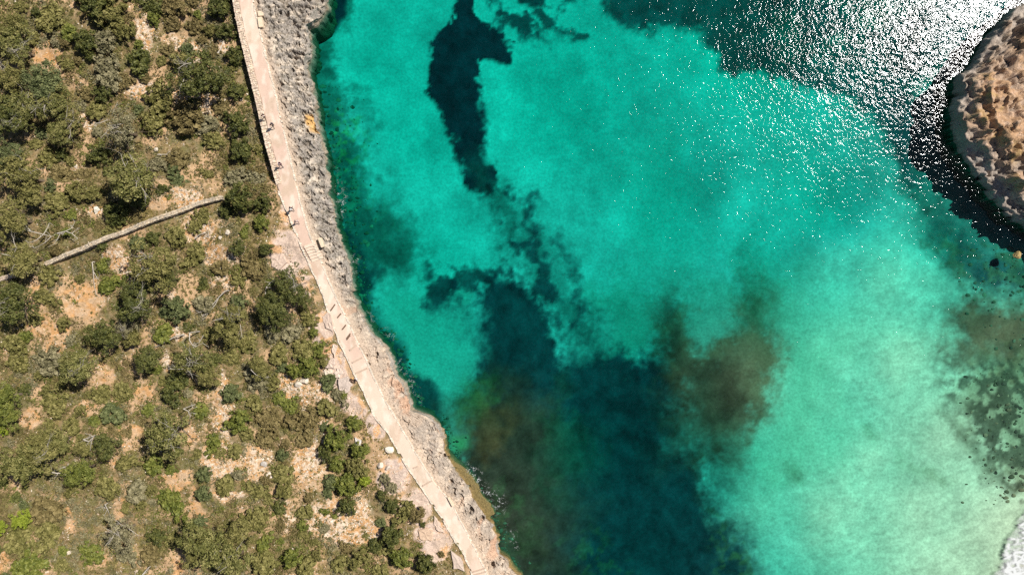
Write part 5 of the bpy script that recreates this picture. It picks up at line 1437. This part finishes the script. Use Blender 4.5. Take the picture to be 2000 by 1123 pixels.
def person(px_, py_, heading, pose, top, trousers, hair, lab, bag=None, dz=0.0):
    """px, py: where the feet (or seat) show. heading: degrees, direction walked, 0 = up the photo"""
    zf = zpx(py_) + 0.04 + dz
    x, y = P(px_, py_, zf)
    root = link('person', None, None, (x, y, zf)); root.rotation_euler = (0, 0, math.radians(heading))
    # skeleton, facing +Y
    if pose == 'walk':
        J = {'pel': (0, 0, 0.95), 'wai': (0, 0.01, 1.10), 'che': (0, 0.02, 1.32), 'nk': (0, 0.03, 1.48), 'hd': (0, 0.06, 1.62), 'hd2': (0, 0.06, 1.72),
             'hl': (-0.10, 0, 0.90), 'kl': (-0.11, 0.22, 0.50), 'al': (-0.11, 0.20, 0.09), 'fl': (-0.11, 0.36, 0.04),
             'hr': (0.10, 0, 0.90), 'kr': (0.11, -0.04, 0.48), 'ar': (0.11, -0.34, 0.14), 'fr': (0.11, -0.24, 0.04),
             'sl': (-0.19, 0.02, 1.42), 'el': (-0.25, -0.12, 1.16), 'wl': (-0.24, -0.02, 0.92), 'sr': (0.19, 0.02, 1.42), 'er': (0.25, 0.10, 1.16), 'wr': (0.22, 0.30, 1.00)}
    else:
        J = {'pel': (0, 0, 0.12), 'wai': (0, -0.02, 0.26), 'che': (0, 0.02, 0.48), 'nk': (0, 0.06, 0.63), 'hd': (0, 0.11, 0.77), 'hd2': (0, 0.12, 0.87),
             'hl': (-0.10, 0.05, 0.12), 'kl': (-0.16, 0.42, 0.42), 'al': (-0.13, 0.62, 0.06), 'fl': (-0.13, 0.80, 0.03),
             'hr': (0.10, 0.05, 0.12), 'kr': (0.14, 0.44, 0.40), 'ar': (0.12, 0.66, 0.06), 'fr': (0.12, 0.83, 0.03),
             'sl': (-0.19, 0.04, 0.58), 'el': (-0.25, 0.18, 0.38), 'wl': (-0.16, 0.38, 0.46), 'sr': (0.19, 0.04, 0.58), 'er': (0.26, 0.16, 0.36), 'wr': (0.12, 0.36, 0.46)}
    R_ = {'pel': 0.15, 'wai': 0.125, 'che': (0.17, 0.12), 'nk': 0.055, 'hd': 0.092, 'hd2': 0.085, 'hl': 0.09, 'kl': 0.06, 'al': 0.042, 'fl': 0.035,
          'hr': 0.09, 'kr': 0.06, 'ar': 0.042, 'fr': 0.035, 'sl': 0.062, 'el': 0.042, 'wl': 0.028, 'sr': 0.062, 'er': 0.042, 'wr': 0.028}
    E = [('pel','wai'),('wai','che'),('che','nk'),('nk','hd'),('hd','hd2'),('pel','hl'),('hl','kl'),('kl','al'),('al','fl'),('pel','hr'),('hr','kr'),('kr','ar'),('ar','fr'),
         ('che','sl'),('sl','el'),('el','wl'),('che','sr'),('sr','er'),('er','wr')]
    names = list(J); V = [J[k] for k in names]; RR = [R_[k] for k in names]
    EE = [(names.index(a), names.index(b)) for a, b in E]
    # hands: palm, four fingers and a thumb, a little curled
    for sd_, w, e in (('l', 'wl', 'el'), ('r', 'wr', 'er')):
        wv = Vector(J[w]); d = (wv - Vector(J[e])).normalized(); side = d.cross(Vector((0, 1, 0.1))).normalized() if abs(d.y) < 0.9 else Vector((1, 0, 0))
        fwd = side.cross(d).normalized()
        pi = len(V); V.append(tuple(wv + d * 0.07)); RR.append(0.032); EE.append((names.index(w), pi))
        for f, (off, ln) in enumerate(((-0.026, 0.062), (-0.009, 0.075), (0.009, 0.070), (0.026, 0.054))):
            b0 = wv + d * 0.10 + fwd * off
            i0 = len(V); V += [tuple(b0), tuple(b0 + d * ln * 0.55 + side * 0.006), tuple(b0 + d * ln + side * 0.022)]; RR += [0.010, 0.009, 0.008]
            EE += [(pi, i0), (i0, i0 + 1), (i0 + 1, i0 + 2)]
        i0 = len(V); V += [tuple(wv + d * 0.05 + fwd * 0.045), tuple(wv + d * 0.085 + fwd * 0.062 + side * 0.012)]; RR += [0.012, 0.009]; EE += [(pi, i0), (i0, i0 + 1)]
    me = skinned('body', V, EE, RR, 0, 1)
    me.materials.clear()
    for m in (cloth(top), cloth(trousers), SKIN): me.materials.append(m)
    hip = J['pel'][2]; ch = J['nk'][2] - 0.03
    for p in me.polygons:
        c = p.center; k = 0
        if pose == 'walk':
            if c.z < 0.97 and abs(c.x) < 0.21: k = 1
            if c.z < 0.97 and c.z < 0.07: k = 1
        else:
            if c.z < 0.2 or (c.y > 0.12 and min((Vector(c) - Vector(J[q])).length for q in ('kl', 'kr', 'al', 'ar', 'fl', 'fr')) < 0.26 and min((Vector(c) - Vector(J[q])).length for q in ('wl', 'wr')) > 0.09): k = 1
        if c.z > ch and abs(c.x) < 0.12: k = 2
        if min((Vector(c) - Vector(J[q])).length for q in ('wl', 'wr')) < 0.16 and k == 0: k = 2
        p.material_index = k; p.use_smooth = True
    b = link('body', me, root)
    # hair cap, nose and ears on the head
    hx, hy, hz = J['hd']
    bm = bmesh.new(); bmesh.ops.create_uvsphere(bm, u_segments=14, v_segments=9, radius=0.113)
    bmesh.ops.delete(bm, geom=[v for v in bm.verts if v.co.z < -0.02 and v.co.y > -0.02], context='VERTS')
    for v in bm.verts: v.co.z *= 1.08; v.co.y *= 1.1
    me = bpy.data.meshes.new('hair'); bm.to_mesh(me); bm.free(); me.materials.append(cloth(hair))
    for p in me.polygons: p.use_smooth = True
    link('hair', me, root, (hx, hy - 0.012, hz + 0.055))
    V = []; Fq = []
    tube(V, Fq, [(hx, hy + 0.085, hz + 0.06), (hx, hy + 0.118, hz + 0.025), (hx, hy + 0.09, hz + 0.012)], [0.008, 0.015, 0.01], 5)
    for s in (-1, 1): tube(V, Fq, [(hx + s * 0.092, hy, hz + 0.05), (hx + s * 0.112, hy - 0.01, hz + 0.03), (hx + s * 0.094, hy, hz + 0.0)], [0.012, 0.016, 0.01], 5)
    me = mesh_np('face', np.array(V), np.array(Fq), SKIN, True); link('face', me, root)
    if bag:
        v = box_np((0, -0.20, J['wai'][2] - 0.02), (0.30, 0.17, 0.44), 0, 0.008)
        me = mesh_np('backpack', v, BOXF, cloth(bag), False)
        bm = bmesh.new(); bm.from_mesh(me); bmesh.ops.bevel(bm, geom=bm.edges[:], offset=0.045, segments=2, affect='EDGES'); bm.to_mesh(me); bm.free()
        link('backpack', me, root)
    tag(root, lab, 'person')
BLK = (0.02, 0.02, 0.028); NAVY = (0.03, 0.03, 0.07); WHT = (0.75, 0.75, 0.76)
person(519, 231, 170, 'walk', (0.66, 0.55, 0.50), (0.20, 0.14, 0.10), (0.10, 0.06, 0.04), 'person in pale top and brown trousers, topmost walker on the coast path', (0.12, 0.08, 0.07))
person(536, 248, 165, 'walk', BLK, (0.35, 0.26, 0.20), (0.03, 0.02, 0.02), 'person in black top and tan trousers walking just below the topmost walker', NAVY)
person(551.5, 324, 190, 'walk', (0.10, 0.03, 0.06), NAVY, (0.16, 0.15, 0.17), 'person in dark plum top walking alone on the middle of the path', (0.07, 0.02, 0.05))
person(573, 408.5, 10, 'walk', (0.05, 0.05, 0.07), (0.10, 0.08, 0.07), (0.03, 0.02, 0.02), 'person in dark top with a white backpack, upper of the close two walkers', WHT)
person(583, 434, 10, 'walk', (0.62, 0.50, 0.50), (0.25, 0.18, 0.18), (0.30, 0.22, 0.18), 'person in pale pink top walking last above the flight of steps')
person(697, 739, 150, 'sit', WHT, BLK, (0.04, 0.03, 0.03), 'person in white top and black trousers sitting on the inland path edge', None, 0.12)
person(689, 738, 170, 'sit', (0.62, 0.36, 0.10), (0.08, 0.05, 0.04), (0.06, 0.03, 0.015), 'person in mustard top with brown hair sitting beside the black trousers sitter', None, 0.12)
